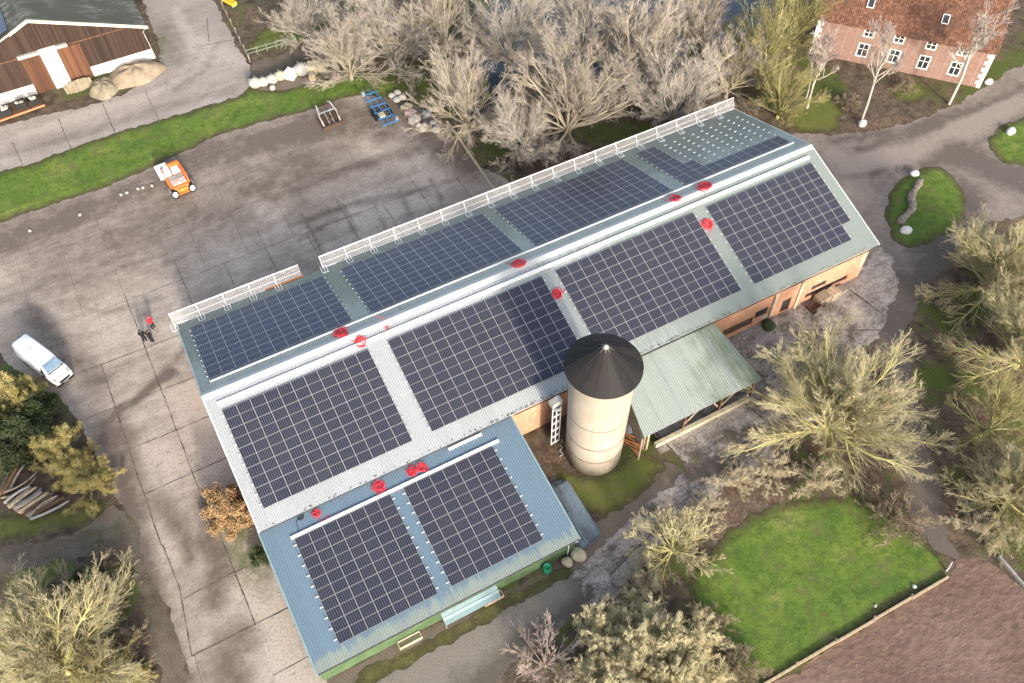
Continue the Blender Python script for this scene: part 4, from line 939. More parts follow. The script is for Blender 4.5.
# ------------------------------------------------------------------ brick house top right
ha = np.array(gxy(809, 53)); hb = np.array(gxy(979, 88)); hd = (hb-ha)/np.linalg.norm(hb-ha); HL = float(np.linalg.norm(hb-ha)); hang = math.atan2(hd[1], hd[0])
house = empty('brick_house', (ha[0], ha[1], 0), hang, 'old brick house with orange tiled roof, white sash windows and white quoins', 'house')
hn = np.array([-hd[1], hd[0]])
def hs(px, py):  # along-wall coordinate and height of a photo point on the front wall
    v = ray(px, py); n3 = np.array([hn[0], hn[1], 0]); t = (n3[:2]@ha-n3@CAM)/(n3@v); P = CAM+t*v
    return float((P[:2]-ha)@hd), float(P[2])
HD, HE, HR = 9.0, 5.1, 9.6
wins = []
for (x, y) in [(870, 31), (900, 37.5), (932, 44.5), (963.5, 50.8)]:
    s_, z = hs(x, y); wins.append((s_-.55, s_+.55, 3.75, 4.75))
for (x, y) in [(862.5, 50.8), (893, 58), (923, 63.8), (954, 71)]:
    s_, z = hs(x, y); wins.append((s_-.6, s_+.6, 1.0, 2.75))
w = MB(); wallx(w, 0, wins, 0, HL, HE, .3)
w.box(0, .3, 0, .3, HD, HE); w.box(HL-.3, .3, 0, HL, HD, HE); w.box(.3, HD-.3, 0, HL-.3, HD, HE)
for x in (0, HL-.3): w.prism([(x, 0, HE), (x, HD, HE), (x, HD/2, HR-.15)], [(x+.3, 0, HE), (x+.3, HD, HE), (x+.3, HD/2, HR-.15)])
w.build('wall', 'brick_house', house)
for i, (a, c, z0, z1) in enumerate(wins):
    f = MB(); t_ = .13
    f.box(a-.08, -.04, z0-.06, c+.08, .06, z0+t_-.06); f.box(a-.08, -.03, z1-.06, c+.08, .06, z1+.07); f.box(a-.08, -.03, z0+.07, a+.07, .06, z1-.06); f.box(c-.07, -.03, z0+.07, c+.08, .06, z1-.06)
    m_ = (a+c)/2; f.box(m_-.04, .0, z0+.07, m_+.04, .05, z1-.06); zz = z0+(z1-z0)*.58; f.box(a+.07, .001, zz-.035, m_-.04, .049, zz+.035); f.box(m_+.04, .001, zz-.035, c-.07, .049, zz+.035)
    fo = f.build('window', 'white_paint', house)
    p_ = MB(); p_.box(a+.05, .10, z0+.05, c-.05, .13, z1-.05); p_.build('pane', 'glass_dark', fo)
for side in (0, 1):
    q = MB()
    for k in range(11):
        L_ = .75 if k % 2 else .45; z = k*.455; x0 = -.04 if side == 0 else HL-L_+.04
        q.box(x0, -.045, z+.01, x0+L_, -.002, z+.445)
    q.build('quoins', 'white_paint', house)
sl_ = (HR-HE)/(HD/2)
r_ = MB()
for k in range(14):   # tile courses
    u0, u1 = k/14, (k+1)/14
    for sgn in (0, 1):
        y0 = -.3+u0*(HD/2+.3); y1 = -.3+u1*(HD/2+.3)+.05; z0 = HE-.3*sl_+u0*(HD/2+.3)*sl_; z1 = HE-.3*sl_+u1*(HD/2+.3)*sl_+.02
        if sgn: y0, y1 = HD-y0, HD-y1
        a_ = [(-.25, y0, z0+.02), (HL+.25, y0, z0+.02), (HL+.25, y1, z1+.0), (-.25, y1, z1+.0)]; c_ = [(p[0], p[1], p[2]+.07) for p in a_]
        if sgn: a_ = a_[::-1]; c_ = c_[::-1]
        r_.prism(a_, c_)
ro = r_.build('roof', 'tiles', house)
b = MB(); b.tube([(-.28, HD/2, HR+.08), (HL+.28, HD/2, HR+.08)], .14, 8); b.build('ridge', 'tiles', ro)
for s_ in (5, 15.2):
    b = MB(); b.box(s_-.5, HD/2-.4, HR-.4, s_+.5, HD/2+.4, HR+1.1); b.box(s_-.56, HD/2-.46, HR+1.1, s_+.56, HD/2+.46, HR+1.2); b.build('chimney', 'brick_house', ro)
for (x, y) in [(871, 4), (945.5, 20)]:
    n3 = np.array([-sl_*hn[0], -sl_*hn[1], 1.]); d0 = HE-sl_*float(hn@ha); v = ray(x, y); t = (d0-n3@CAM)/(n3@v); P = CAM+t*v
    ls = float((P[:2]-ha)@hd); ly = float((P[:2]-ha)@hn)
    b = MB(); b.M = Matrix.Translation((ls, ly, HE+ly*sl_+.08)) @ Matrix.Rotation(math.atan(sl_), 4, 'X')
    b.box(-.4, -.55, 0, .4, -.46, .16); b.box(-.4, .46, 0, .4, .55, .16); b.box(-.4, -.46, 0, -.32, .46, .16); b.box(.32, -.46, 0, .4, .46, .16)
    wo = b.build('roof_window', 'white_paint', house)
    b = MB(); b.M = Matrix.Translation((ls, ly, HE+ly*sl_+.08)) @ Matrix.Rotation(math.atan(sl_), 4, 'X'); b.box(-.32, -.46, .05, .32, .46, .10); b.build('pane', 'glass_dark', wo)

# ------------------------------------------------------------------ white stones, log, boards
for i, (x, y, s_, lb) in enumerate([(862, 125, .55, 'white painted stone at the foot of the middle birch'), (988, 83, .5, 'white painted stone on the verge at the right corner of the brick house'), (1010, 133, .6, 'white painted stone on the grass verge across the drive'),
        (914, 175, .5, 'white painted stone at the upper end of the hollow log'), (905, 232, .62, 'white painted stone at the lower edge of the grass island')]):
    stone(x, y, (s_, s_*.85, s_*.75), lb, 'stone_white', i, 'white painted stones along the drive')
b = MB(); A = Vector(g(918, 184)); Bp = Vector(g(902, 226)); k = 14
for i in range(k):
    t_ = i/k; p = A.lerp(Bp, t_); 
pts = [A.lerp(Bp, i/13)+Vector((.25*math.sin(i*.9), .2*math.sin(i*.6), .32+.05*math.sin(i*2)))-A for i in range(14)]
b.tube(pts, [.38+.1*math.sin(i*1.7) for i in range(14)], 10)
b.tube([p+Vector((.7, .3, -.15)) for p in pts], [.22+.06*math.sin(i*1.1) for i in range(14)], 8)
o = b.build('log', 'wood_old', smooth=True); o.location = A; tag(o, 'long grey hollow log lying across the grass island', 'log')
def board(p0, p1, w_, h_, mat, label, name='edge_board'):
    a = Vector(p0); c = Vector(p1); L_ = (c-a).length; e = empty(name, a, math.atan2(c.y-a.y, c.x-a.x), label, 'edging board')
    n = max(1, round(L_/4))
    for i in range(n):
        b = MB(); b.box(L_*i/n, -w_/2, 0.0, L_*(i+1)/n-.03, w_/2, h_); q = b.build('board', mat, e); q.rotation_euler = (0, 0, random.uniform(-.004, .004))
        b = MB(); b.box(L_*i/n+.05, w_/2, 0, L_*i/n+.15, w_/2+.1, h_+.15); b.build('peg', 'wood_old', e)
    return e
board(g(755, 690), g(947, 577), .16, .30, 'wood_pale', 'long pale timber edging between the green meadow and the brown field')
board(g(998, 557), g(1040, 606), .16, .30, 'bag_grey', 'pale edging board at the right border of the brown field')
b = MB(); b.tube([(0, 0, 0), (.1, .05, .55), (.35, .2, 1.0)], [.09, .08, .07], 7); o = b.build('stake', 'bag_grey'); o.location = g(946, 571); tag(o, 'short pale leaning stake at the corner of meadow and field', 'stake')
stone(914, 587, (.17, .17, .15), 'small white stone in the meadow near the field edge', 'stone_white', 61)
stone(875, 606, (.14, .14, .12), 'tiny pale stone in the meadow further down the field edge', 'bag_white', 62)
# rear yard edge kerb
b = MB(); pts = PX((447, 122), (470, 155), (494, 190))
for p_, q_ in zip(pts[:-1], pts[1:]):
    a = Vector((*p_, 0)); c = Vector((*q_, 0)); d = (c-a).normalized(); n_ = Vector((-d.y, d.x, 0))*.12
    b.prism([a+n_, c+n_, c-n_, a-n_][::-1], [v+Vector((0, 0, .18)) for v in [a+n_, c+n_, c-n_, a-n_]][::-1])
o = b.build('kerb', 'stone_cream'); tag(o, kind='structure')
for i, (x, y, c_) in enumerate([(80, 215, 0), (121, 195, 0), (127, 193, 0), (138, 189, 0), (143, 188, 0), (152, 186, 0), (30, 231, 0)]):
    nm = ['small pale stone alone on the yard, far left of the others by the grass', 'pale stone at the left of the row on the yard', 'pale stone second in the row on the yard', 'pale stone in the middle of the row left of the orange vehicle', 'pale stone third from the orange vehicle side', 'pale stone nearest the orange vehicle', 'faint flat pale stone at the extreme left of the yard'][i]
    stone(x, y, (.18, .24, .12), nm, 'bag_white', 70+i, 'small pale stones on the yard by the grass strip', z=.012)

# ------------------------------------------------------------------ bulk bags
def bag_mesh(kind):
    b = MB()
    if kind == 'round': b.blob((0, 0, .45), (.58, .58, .55), 3, 18, 10, .05); 
    else:
        b.box(-.5, -.5, 0, .5, .5, .95)
    return b
def bag(px, py, kind, label, s=1., mat='bag_white', rz=0, grp='bulk bags in a row behind the grass strip', z=0.):
    b = bag_mesh(kind); o = b.build('bulk_bag', mat, smooth=(kind == 'round'), bevel=.12 if kind != 'round' else 0)
    o.location = (*gxy(px, py), z+.02); o.scale = (s, s, s); o.rotation_euler = (0, 0, rz)
    k = MB()
    for (x, y) in ((-.4, -.4), (.4, -.4), (.4, .4), (-.4, .4)):
        zt = .93 if kind != 'round' else .80; k.tube([(x, y, zt-.1), (x*.8, y*.8, zt+.14), (x*.5, y*.6, zt-.02)], .03, 5)
    q = k.build('loop', mat, o)
    return tag(o, label, 'bulk bag', grp)
for i, (x, y, kd, s_, mt, lb) in enumerate([(256, 87, 'round', 1.25, 'bag_white', 'white rounded bag at the road end of the row'), (264, 85.5, 'round', 1.1, 'bag_white', 'slightly soiled white bag second from the road'), (273, 83, 'round', 1.15, 'bag_white', 'white rounded bag third from the road'),
      (281, 79.5, 'round', 1.15, 'stone_cream', 'tan bag between two whiter ones'), (291.5, 78, 'square', 1.2, 'stone_white', 'brightest white upright bag in the middle of the row'), (302, 74.5, 'round', 1.55, 'bag_grey', 'large grey domed bag in the row'),
      (313, 72.5, 'square', 1.3, 'stone_cream', 'square cream bag left of the last one'), (323, 70, 'square', 1.2, 'stone_cream', 'square cream bag at the tree end of the row'), (313, 79, 'square', .8, 'wood_pale', 'low brown block in front of the square cream bags'), (273, 90, 'round', .65, 'bag_white', 'small white sack lying on the grass edge below the row')]):
    bag(x, y, kd, lb, s_, mt, .35+i*.1)
# white sacks and pallets near the blue trailer
def pallet(px, py, rz, label):
    e = empty('pallet', g(px, py, .012), rz, label, 'pallet', 'loaded pallets by the blue trailer')
    for y in (-.45, 0, .35): b = MB(); b.box(-.6, y, 0, .6, y+.1, .1); b.build('bearer', 'wood_old', e)
    for i in range(5): b = MB(); b.box(-.6+i*.25, -.5, .1, -.6+i*.25+.2, .5, .13); b.build('slat', 'wood_pale', e)
    return e
def sack(px, py, z, s, mat, label, rz, grp='sacks on the pallets'):
    b = MB(); b.blob((0, 0, .22), (.42*s, .34*s, .26*s), int(px*7) % 50, 14, 8, .1); o = b.build('sack', mat, smooth=True); o.location = (*gxy(px, py), z); o.rotation_euler = (0, 0, rz); return tag(o, label, 'sack', grp)
pallet(397, 99, .5, 'pallet with white sacks in front of the willow at the yard corner')
for (x, y, lb) in [(398, 95, 'white sack at the far corner of the pallet by the trailer'), (392.5, 98, 'white sack at the left corner of the pallet by the trailer'), (402, 100, 'whitest sack at the right corner of the pallet by the trailer'), (397, 102, 'white sack at the near corner of the pallet by the trailer')]:
    sack(x, y, .13, 1.25, 'bag_white', lb, x)
pls = [(407, 110, 'bag_grey', 'pallet of grey brown blocks nearest the blue trailer'), (411, 116, 'bag_grey', 'pallet of pinkish blocks second in the line'), (415, 122, 'bag_grey', 'pallet of pale blocks third in the line'), (422, 129, 'bag_white', 'pallet of white sacks at the near end of the line')]
for i, (x, y, mt, lb) in enumerate(pls):
    pallet(x, y, .45, lb)
    if i < 3:
        b = MB(); rr = random.Random(i)
        for a_ in range(3):
            for c_ in range(2):
                h_ = rr.uniform(.4, .65); b.box(-.58+a_*.39, -.47+c_*.48, 0, -.58+a_*.39+.36, -.47+c_*.48+.45, h_)
        o = b.build('block_stack', ['stone_cream', simple('pink_block', (.42, .32, .30), .9, .1, .2, 2), 'bag_grey'][i] if i != 1 else simple('pink_block', (.42, .32, .30), .9, .1, .2, 2), bevel=.03); o.location = (*gxy(x, y), .15); o.rotation_euler = (0, 0, .45)
        tag(o, ['cream', 'pinkish', 'grey'][i]+' stack of paving blocks on the '+['first', 'second', 'third'][i]+' pallet counted from the trailer', 'block stack', 'paving block stacks')
    else:
        for j, (dx, dy) in enumerate([(-2.5, -1), (2.5, -1.5), (0, 2), (1.5, 3.4)]): sack(x+dx, y+dy, .13, .95, 'bag_white', ['left', 'right', 'near', 'lowest'][j]+' white sack on the near end pallet of the line', j)
stone(436, 131, (.55, .5, .4), 'pale rubble lump right of the pallet line under the tree', 'bag_grey', 90); stone(433, 124, (.4, .4, .35), 'greyish lump behind the pallet line', 'bag_grey', 91); stone(427, 116, (.6, .5, .5), 'dark grey lump beneath the overhanging twigs', 'grey_metal', 92)

# ------------------------------------------------------------------ wheels helper
def wheel(parent, x, y, z, R, wd, hub='white_metal', axis='y'):
    e = MB(); M_ = Matrix.Translation((x, y, z)) @ Matrix.Rotation(PI/2, 4, 'X'); e.M = M_
    e.lathe([(R*.55, -wd/2), (R*.9, -wd/2), (R, -wd*.3), (R, wd*.3), (R*.9, wd/2), (R*.55, wd/2)], 24); o = e.build('wheel', 'rubber', parent, smooth=False)
    h = MB(); h.M = M_; h.lathe([(.02, -wd*.42), (R*.56, -wd*.42), (R*.56, wd*.42), (R*.35, wd*.46), (.02, wd*.40)], 18); h.build('rim', hub, o)
    return o
# blue trailer
P0 = Vector(g(370, 94, .8)); P1 = Vector(g(391, 124, .8)); mid = (P0+P1)/2; ang = math.atan2((P1-P0).y, (P1-P0).x); TL = (P1-P0).length
tr = empty('trailer', (mid.x, mid.y, 0), ang, 'blue skeletal farm trailer frame without a deck parked at the yard edge', 'trailer')
for y in (-.75, -.08, .68):
    b = MB(); b.box(-TL/2, y, .72, TL/2, y+.10, .88); b.build('side_rail', 'blue_paint', tr)
for i in range(6):
    x = -TL/2+i*(TL-.12)/5
    b = MB(); b.box(x, -1.0, .885, x+.12, 1.0, .96); b.build('cross_member', 'blue_paint', tr)
for x in (-.2, .75):
    b = MB(); b.tube([(x, -.9, .42), (x, .9, .42)], .06, 8); b.build('axle', 'dark_metal', tr)
    for y in (-.95, .95): wheel(tr, x, y, .42, .42, .26, 'grey_metal')
b = MB(); b.tube([(-TL/2, -.7, .75), (-TL/2-1.1, 0, .6), (-TL/2, .7, .75)], .05, 6); b.build('drawbar', 'blue_paint', tr)
b = MB(); b.box(1.0, -.7, .965, 1.75, -.05, 1.15); b.build('toolbox', 'stone_cream', tr)
b = MB(); b.box(-TL/2-.05, -1.1, .96, -TL/2+.25, -.7, 1.5); b.box(TL/2-.4, .7, .96, TL/2-.1, 1.05, 1.3); b.build('stake_post', 'grey_metal', tr)
# rusty bale grab
gr = empty('bale_grab', g(329, 121), .05, 'rusty brown loader grab with two curved pale grey arms at the yard edge', 'loader grab')
for x in (-1.0, 1.0):
    b = MB(); b.tube([(x, -1.3, .25), (x*1.08, -.3, 1.2), (x*.85, 1.0, 1.8), (x*.7, 1.6, 1.5)], [.10, .11, .10, .07], 8); b.build('arm', 'bag_grey', gr)
b = MB(); b.box(-1.25, -1.5, .1, 1.25, -1.2, .5); b.box(-1.2, -1.2, .15, 1.2, 1.0, .25); b.build('frame', 'rust', gr)
b = MB(); rr = random.Random(4)
for i in range(34):
    x = rr.uniform(-1.3, 1.3); y = rr.uniform(-1.1, 1.5); b.tube([(x, y, .2), (x+rr.uniform(-.4, .4), y+rr.uniform(-.4, .4), rr.uniform(.6, 1.7))], rr.uniform(.02, .05), 5)
b.build('tines', 'rust', gr)
b = MB(); b.tube([(-.9, .2, 1.3), (.9, .2, 1.3)], .07, 8); b.tube([(-.3, -1.2, .4), (-.3, .2, 1.3)], .05, 6); b.tube([(.3, -1.2, .4), (.3, .2, 1.3)], .05, 6); b.build('ram', 'grey_metal', gr)
# orange vehicle
WA = Vector(g(174, 193, .4)); WB = Vector(g(191, 186, .4)); fc = (WA+WB)/2; fang = math.atan2((WB-WA).y, (WB-WA).x)
ov = empty('utility_vehicle', (fc.x, fc.y, 0), fang, 'orange open utility vehicle with a white box on its back beside the grass strip', 'utility vehicle')
HW = (WB-WA).length/2
b = MB(); b.prism([(-HW-.15, -.35, .45), (HW+.15, -.35, .45), (HW+.15, 3.3, .45), (-HW-.15, 3.3, .45)], [(-HW-.05, -.1, 1.0), (HW+.05, -.1, 1.0), (HW+.15, 3.3, 1.1), (-HW-.15, 3.3, 1.1)]); b.build('body', 'orange_paint', ov, bevel=.06)
b = MB(); b.box(-HW*.55, -.48, .55, HW*.55, -.36, .95); b.build('grille', simple('amber_paint', (.62, .26, .05), .5, .4, .15), ov)
b = MB(); b.box(-HW-.1, -.62, .35, HW+.1, -.5, .5); b.build('bumper', 'orange_paint', ov)
b = MB(); b.box(-HW*.8, .2, 1.06, HW*.8, 1.0, 1.2); b.build('deck', simple('dusty_deck', (.62, .45, .40), .7, .2, .3, 3), ov)
b = MB()
for i in range(5): b.box(-HW*.8, 1.1+i*.14, 1.08, HW*.8, 1.1+i*.14+.07, 1.16)
b.build('slat_deck', 'bag_grey', ov)
for s_ in (-1, 1):
    b = MB(); b.tube([(s_*(HW+.05), 0, 1.0), (s_*(HW+.05), .6, 1.9), (s_*(HW+.05), 2.6, 1.9), (s_*(HW+.05), 3.1, 1.1)], .05, 8); b.build('roll_bar', 'orange_paint', ov)
b = MB(); b.box(-HW-.55, 2.0, .9, -HW+.75, 3.7, 1.75); b.build('tank', 'white_metal', ov, bevel=.06)
b = MB(); b.tube([(-HW+.1, 2.8, 1.75), (-HW+.1, 2.8, 1.85)], .18, 12); b.build('tank_lid', 'grey_metal', ov)
b = MB(); b.box(-HW*.1, 1.9, 1.1, HW*.8, 2.9, 1.5); b.build('load', 'white_metal', ov, bevel=.08)
b = MB(); b.box(-HW*.3, 2.95, 1.12, HW+.05, 3.25, 1.75); b.build('tailboard', 'orange_paint', ov)
for x in (-HW, HW):
    for y in (.0, 2.6):
        o = MB(); M_ = Matrix.Translation((x, y-.05, .48)) @ Matrix.Rotation(.9 if y < 1 else PI/2, 4, 'X') if False else Matrix.Translation((x, y-.1, .5)) @ Matrix.Rotation(PI/2, 4, 'Y')
        o.M = M_; o.lathe([(.28, -.18), (.48, -.18), (.5, 0), (.48, .18), (.28, .18)], 22); q = o.build('wheel', 'rubber', ov)
        h = MB(); h.M = M_; h.lathe([(.02, -.19), (.3, -.19), (.3, .19), (.02, .19)], 18); h.build('rim', 'bag_white', q)
for s_ in (-1, 1):   # round white spare wheels carried in front
    b = MB(); M_ = Matrix.Translation((s_*HW, -.62, .62)) @ Matrix.Rotation(PI/2-.5, 4, 'X'); b.M = M_; b.lathe([(.02, -.08), (.27, -.08), (.32, 0), (.27, .08), (.02, .09)], 22); q = b.build('headlamp_cover', 'white_metal', ov)
    b = MB(); b.M = M_; b.lathe([(.31, -.12), (.42, -.10), (.42, .04), (.31, .05)], 22); b.build('cover_rim', 'rubber', q)
for s_ in (-1, 1):
    b = MB(); b.box(s_*(HW+.3)-.05, -.5, .2, s_*(HW+.3)+.05, .4, .9); b.build('mudguard', 'bag_grey', ov)

# ------------------------------------------------------------------ white van
NR = Vector(g(68, 380, .7)); RR1 = Vector(g(12.5, 346, 2.3)); RR2 = Vector(g(27.5, 334.5, 2.3)); NL = Vector(g(55, 383, .5))
rear = (RR1+RR2)/2; nose = Vector(g(63.5, 377.5, .8)); ang = math.atan2((nose-rear).y, (nose-rear).x); VL = math.hypot((nose-rear).x, (nose-rear).y)
van = empty('van', ((rear.x+nose.x)/2, (rear.y+nose.y)/2, 0), ang, 'white high roofed panel van parked at the left edge of the yard', 'van')
HLn = 2.9
prof = [(-2.88, .45, .93), (-2.92, 1.2, .99), (-2.90, 2.0, .97)]
def ring(x, zt, zb_, hw, tw, bel=1.1):
    """cross section: bottom, beltline, top narrower with rounded corners"""
    return [(x, -hw*.96, zb_), (x, -hw, zb_+.25), (x, -hw, bel), (x, -(hw*.55+tw*.45), (bel+zt)/2), (x, -tw, zt-.22), (x, -tw+.10, zt-.06), (x, -tw+.32, zt), (x, tw-.32, zt), (x, tw-.10, zt-.06), (x, tw, zt-.22), (x, hw*.55+tw*.45, (bel+zt)/2), (x, hw, bel), (x, hw, zb_+.25), (x, hw*.96, zb_)]
secs = [ring(-2.90, 2.20, .48, .97, .80), ring(-2.84, 2.48, .40, 1.0, .84), ring(-1.5, 2.56, .38, 1.01, .86), ring(.5, 2.54, .38, 1.01, .86), ring(1.05, 2.44, .38, 1.01, .84), ring(1.35, 2.26, .38, 1.01, .80),
        ring(2.05, 1.52, .38, 1.0, .84, 1.1), ring(2.35, 1.32, .38, .99, .82, 1.0), ring(2.75, 1.12, .40, .93, .72, .85), ring(2.90, .88, .44, .78, .60, .72)]
b = MB(); vs = [v for s_ in secs for v in s_]; n = 14; fs = []
for i in range(len(secs)-1):
    for j in range(n): fs.append((i*n+j, i*n+(j+1) % n, (i+1)*n+(j+1) % n, (i+1)*n+j))
fs.append(tuple(range(n-1, -1, -1))); fs.append(tuple((len(secs)-1)*n+j for j in range(n)))
b._add(vs, fs); body = b.build('body', 'van_white', van, smooth=False, bevel=.03)
for p_ in body.data.polygons: p_.use_smooth = True
def patch(name, pts, mat, par, off=.012):
    b = MB(); pts = [Vector(p) for p in pts]; n_ = (pts[1]-pts[0]).cross(pts[2]-pts[0]).normalized()
    b.prism([p+n_*.002 for p in pts], [p+n_*off for p in pts]); return b.build(name, mat, par)
patch('windscreen', [(1.36, -.66, 2.26), (1.99, -.76, 1.62), (1.99, .76, 1.62), (1.36, .66, 2.26)], 'windscreen', body, .03)
patch('cowl', [(2.03, -.80, 1.575), (2.12, -.80, 1.52), (2.12, .80, 1.52), (2.03, .80, 1.575)], 'black', body, .03)
for s_ in (-1, 1):
    pts = [(.45, s_*1.0, 1.30), (1.75, s_*1.0, 1.30), (1.45, s_*.885, 1.95), (.5, s_*.885, 1.95)]
    patch('side_window', pts if s_ > 0 else pts[::-1], 'glass_dark', body, -.035 if False else .03) if s_ < 0 else patch('side_window', pts[::-1], 'glass_dark', body, .03)
    b = MB(); b.box(1.62, s_*1.02-.02 if s_ > 0 else s_*1.02-.22, 1.25, 1.78, s_*1.02+.22 if s_ > 0 else s_*1.02+.02, 1.55); b.build('mirror', 'black', van, bevel=.03)
    patch('headlight', [(2.50, s_*.62, 1.20), (2.78, s_*.60, 1.02), (2.72, s_*.86, 1.0), (2.45, s_*.88, 1.18)][::s_], 'bag_grey', van, .06)
    for x in (-1.9, 1.95): 
        wheel(van, x, s_*.90, .35, .35, .22, 'grey_metal')
b = MB(); b.box(2.80, -.55, .62, 2.95, .55, .86); b.build('grille', 'black', van, bevel=.03)
b = MB(); b.box(2.75, -.85, .28, 2.98, .85, .52); b.build('bumper', 'black', van, bevel=.05)
b = MB(); b.box(2.981, -.26, .40, 2.99, .26, .50); b.build('number_plate', 'bag_white', van)
b = MB(); b.tube([(-.9, -.05, 2.56), (-.9, -.05, 2.62)], .08, 10); b.build('roof_vent', 'grey_metal', van)
for i, x in enumerate((2.3,)):
    patch('bonnet_vent', [(2.2, -.5, 1.43), (2.28, -.5, 1.385), (2.28, -.15, 1.385), (2.2, -.15, 1.43)], 'grey_metal', van, .02)
    patch('bonnet_vent', [(2.2, .15, 1.43), (2.28, .15, 1.385), (2.28, .5, 1.385), (2.2, .5, 1.43)], 'grey_metal', van, .02)

# ------------------------------------------------------------------ people
def fuse(mb, name, mat, parent, vox=.022):
    o = mb.build(name, mat, parent, smooth=True)
    m_ = o.modifiers.new('fuse', 'REMESH'); m_.mode = 'VOXEL'; m_.voxel_size = vox; m_.use_smooth_shade = True
    s_ = o.modifiers.new('soft', 'SMOOTH'); s_.iterations = 3; s_.factor = .5
    return o
def person(px, py, rz, coat, label, arms=0, hood=False):
    e = empty('person', g(px, py, .012), rz, label, 'person', 'three people standing on the yard')
    H = 1.76
    sh = 1.44; hip = .92
    el = [(-.26, -.02-.04*arms, 1.15), (.26, -.02, 1.15)]; hd = [(-.22, -.20 if arms else -.03, 1.02 if arms else .90), (.24, -.16 if arms else -.03, 1.05 if arms else .88)]
    b = MB()
    b.tube([(0, 0, .88), (0, .01, 1.05), (0, .0, 1.28), (0, 0, 1.45)], [.15, .14, .165, .10], 14)
    b.tube([(-.17, 0, sh), (.17, 0, sh)], .075, 10); b.tube([(0, 0, 1.42), (0, -.01, 1.56)], [.065, .055], 10)
    b.blob((0, -.015, 1.65), (.078, .098, .125), 1, 16, 12, 0, flat=False)
    b.tube([(0, -.105, 1.66), (0, -.125, 1.63), (0, -.105, 1.615)], [.012, .018, .012], 6)
    for s_ in (-1, 1):
        b.blob((s_*.08, 0, 1.64), (.012, .022, .032), 2, 8, 6, 0, flat=False)
        i = 0 if s_ < 0 else 1
        b.tube([(s_*.19, 0, sh), el[i]], [.055, .042], 10); b.tube([el[i], hd[i]], [.042, .028], 10)
        x, y, z = hd[i]; b.tube([(x, y, z), (x, y-.015, z-.09)], [.035, .04], 8)
        for f in range(4):
            fx = x-.027+f*.018; ln_ = (.07, .085, .08, .06)[f]; b.tube([(fx, y-.015, z-.08), (fx, y-.022, z-.08-ln_*.6), (fx, y-.04, z-.08-ln_)], [.010, .009, .008], 6)
        b.tube([(x-s_*.03, y-.02, z-.03), (x-s_*.05, y-.04, z-.075)], [.012, .009], 6)
        b.tube([(s_*.095, 0, .92), (s_*.11, -.01, .50), (s_*.12, .01, .08)], [.088, .062, .042], 12)
    fuse(b, 'body', 'skin', e, .011)
    b = MB(); b.tube([(0, 0, .84), (0, .01, 1.05), (0, 0, 1.30), (0, 0, 1.46)], [.185, .175, .19, .12], 16); b.tube([(-.18, 0, sh-.01), (.18, 0, sh-.01)], .095, 10)
    for s_ in (-1, 1):
        i = 0 if s_ < 0 else 1; b.tube([(s_*.19, 0, sh), el[i]], [.085, .066], 10); b.tube([el[i], tuple(el[i][k]*.12+hd[i][k]*.88 for k in range(3))], [.066, .05], 10)
    if hood: b.blob((0, .03, 1.60), (.12, .12, .13), 4, 14, 10, 0, flat=False)
    fuse(b, 'jacket', coat, e, .02)
    b = MB(); b.tube([(0, 0, .95), (0, 0, .84)], [.165, .165], 14)
    for s_ in (-1, 1): b.tube([(s_*.095, 0, .88), (s_*.11, -.01, .50), (s_*.12, .01, .10)], [.11, .085, .07], 12)
    fuse(b, 'trousers', 'dark_cloth', e, .02)
    for s_ in (-1, 1):
        b = MB(); b.blob((s_*.12, -.05, .05), (.05, .14, .06), 5, 14, 8, .02); b.build('shoe', 'black', e, smooth=True)
    b = MB(); b.blob((0, .012, 1.695), (.088, .108, .105), 6, 16, 10, .02, flat=False)
    b.build('hair' if coat != 'red_cloth' else 'beanie', 'hair' if coat != 'red_cloth' else 'red_cloth', e, smooth=True)
    return e
person(153.5, 328, .6, 'red_cloth', 'person in a red jacket with dark trousers standing behind the two in black', 1, True)
person(145.5, 341, 2.9, 'dark_cloth', 'person dressed in black, left one of the two facing the person in red', 0)
person(152.5, 342, 2.5, 'dark_cloth', 'person dressed in black, right one of the two, arms held forward', 1)

# ------------------------------------------------------------------ fences near the willow bank
def rail_fence(p0, p1, label, h=1.1, n=6, mat='bag_grey', rails=(.5, 1.0), name='fence'):
    a = Vector((*gxy(*p0), 0)); c = Vector((*gxy(*p1), 0)); L_ = (c-a).length; e = empty(name, a, math.atan2(c.y-a.y, c.x-a.x), label, 'fence')
    for i in range(n+1): b = MB(); x = L_*i/n; b.box(x-.06, -.06, 0, x+.06, .06, h+.08); b.build('post', mat, e)
    for z in rails: b = MB(); b.box(-.1, -.09, z-.06, L_+.1, -.061, z+.06); b.build('rail', mat, e)
    return e
rail_fence((248, 57), (296, 43), 'pale green grey two rail fence behind the row of bags', n=5, mat='rail_green')
rail_fence((212, -14), (250, 62), 'thin weathered rail fence along the edge of the farm road', n=9, mat='wood_old', rails=(.45, .9))
yt = empty('yellow_trough', g(229, 4), -1.2, 'yellow plastic trough beside the road fence at the top edge', 'trough')
b = MB(); b.box(-1.4, -.35, .3, 1.4, -.28, .75); b.box(-1.4, .28, .3, 1.4, .35, .75); b.box(-1.4, -.28, .3, 1.4, .28, .38); b.box(-1.4, -.28, .38, -1.32, .28, .75); b.box(1.32, -.28, .38, 1.4, .28, .75); b.build('basin', 'yellow_paint', yt)
for x in (-1.1, 1.1): b = MB(); b.box(x-.06, -.3, 0, x+.06, .3, .3); b.build('leg', 'grey_metal', yt)
hutp = gxy(370, 36); hut = empty('hut', (*hutp, 0), .3, 'small flat roofed concrete hut half hidden by willow branches', 'hut')
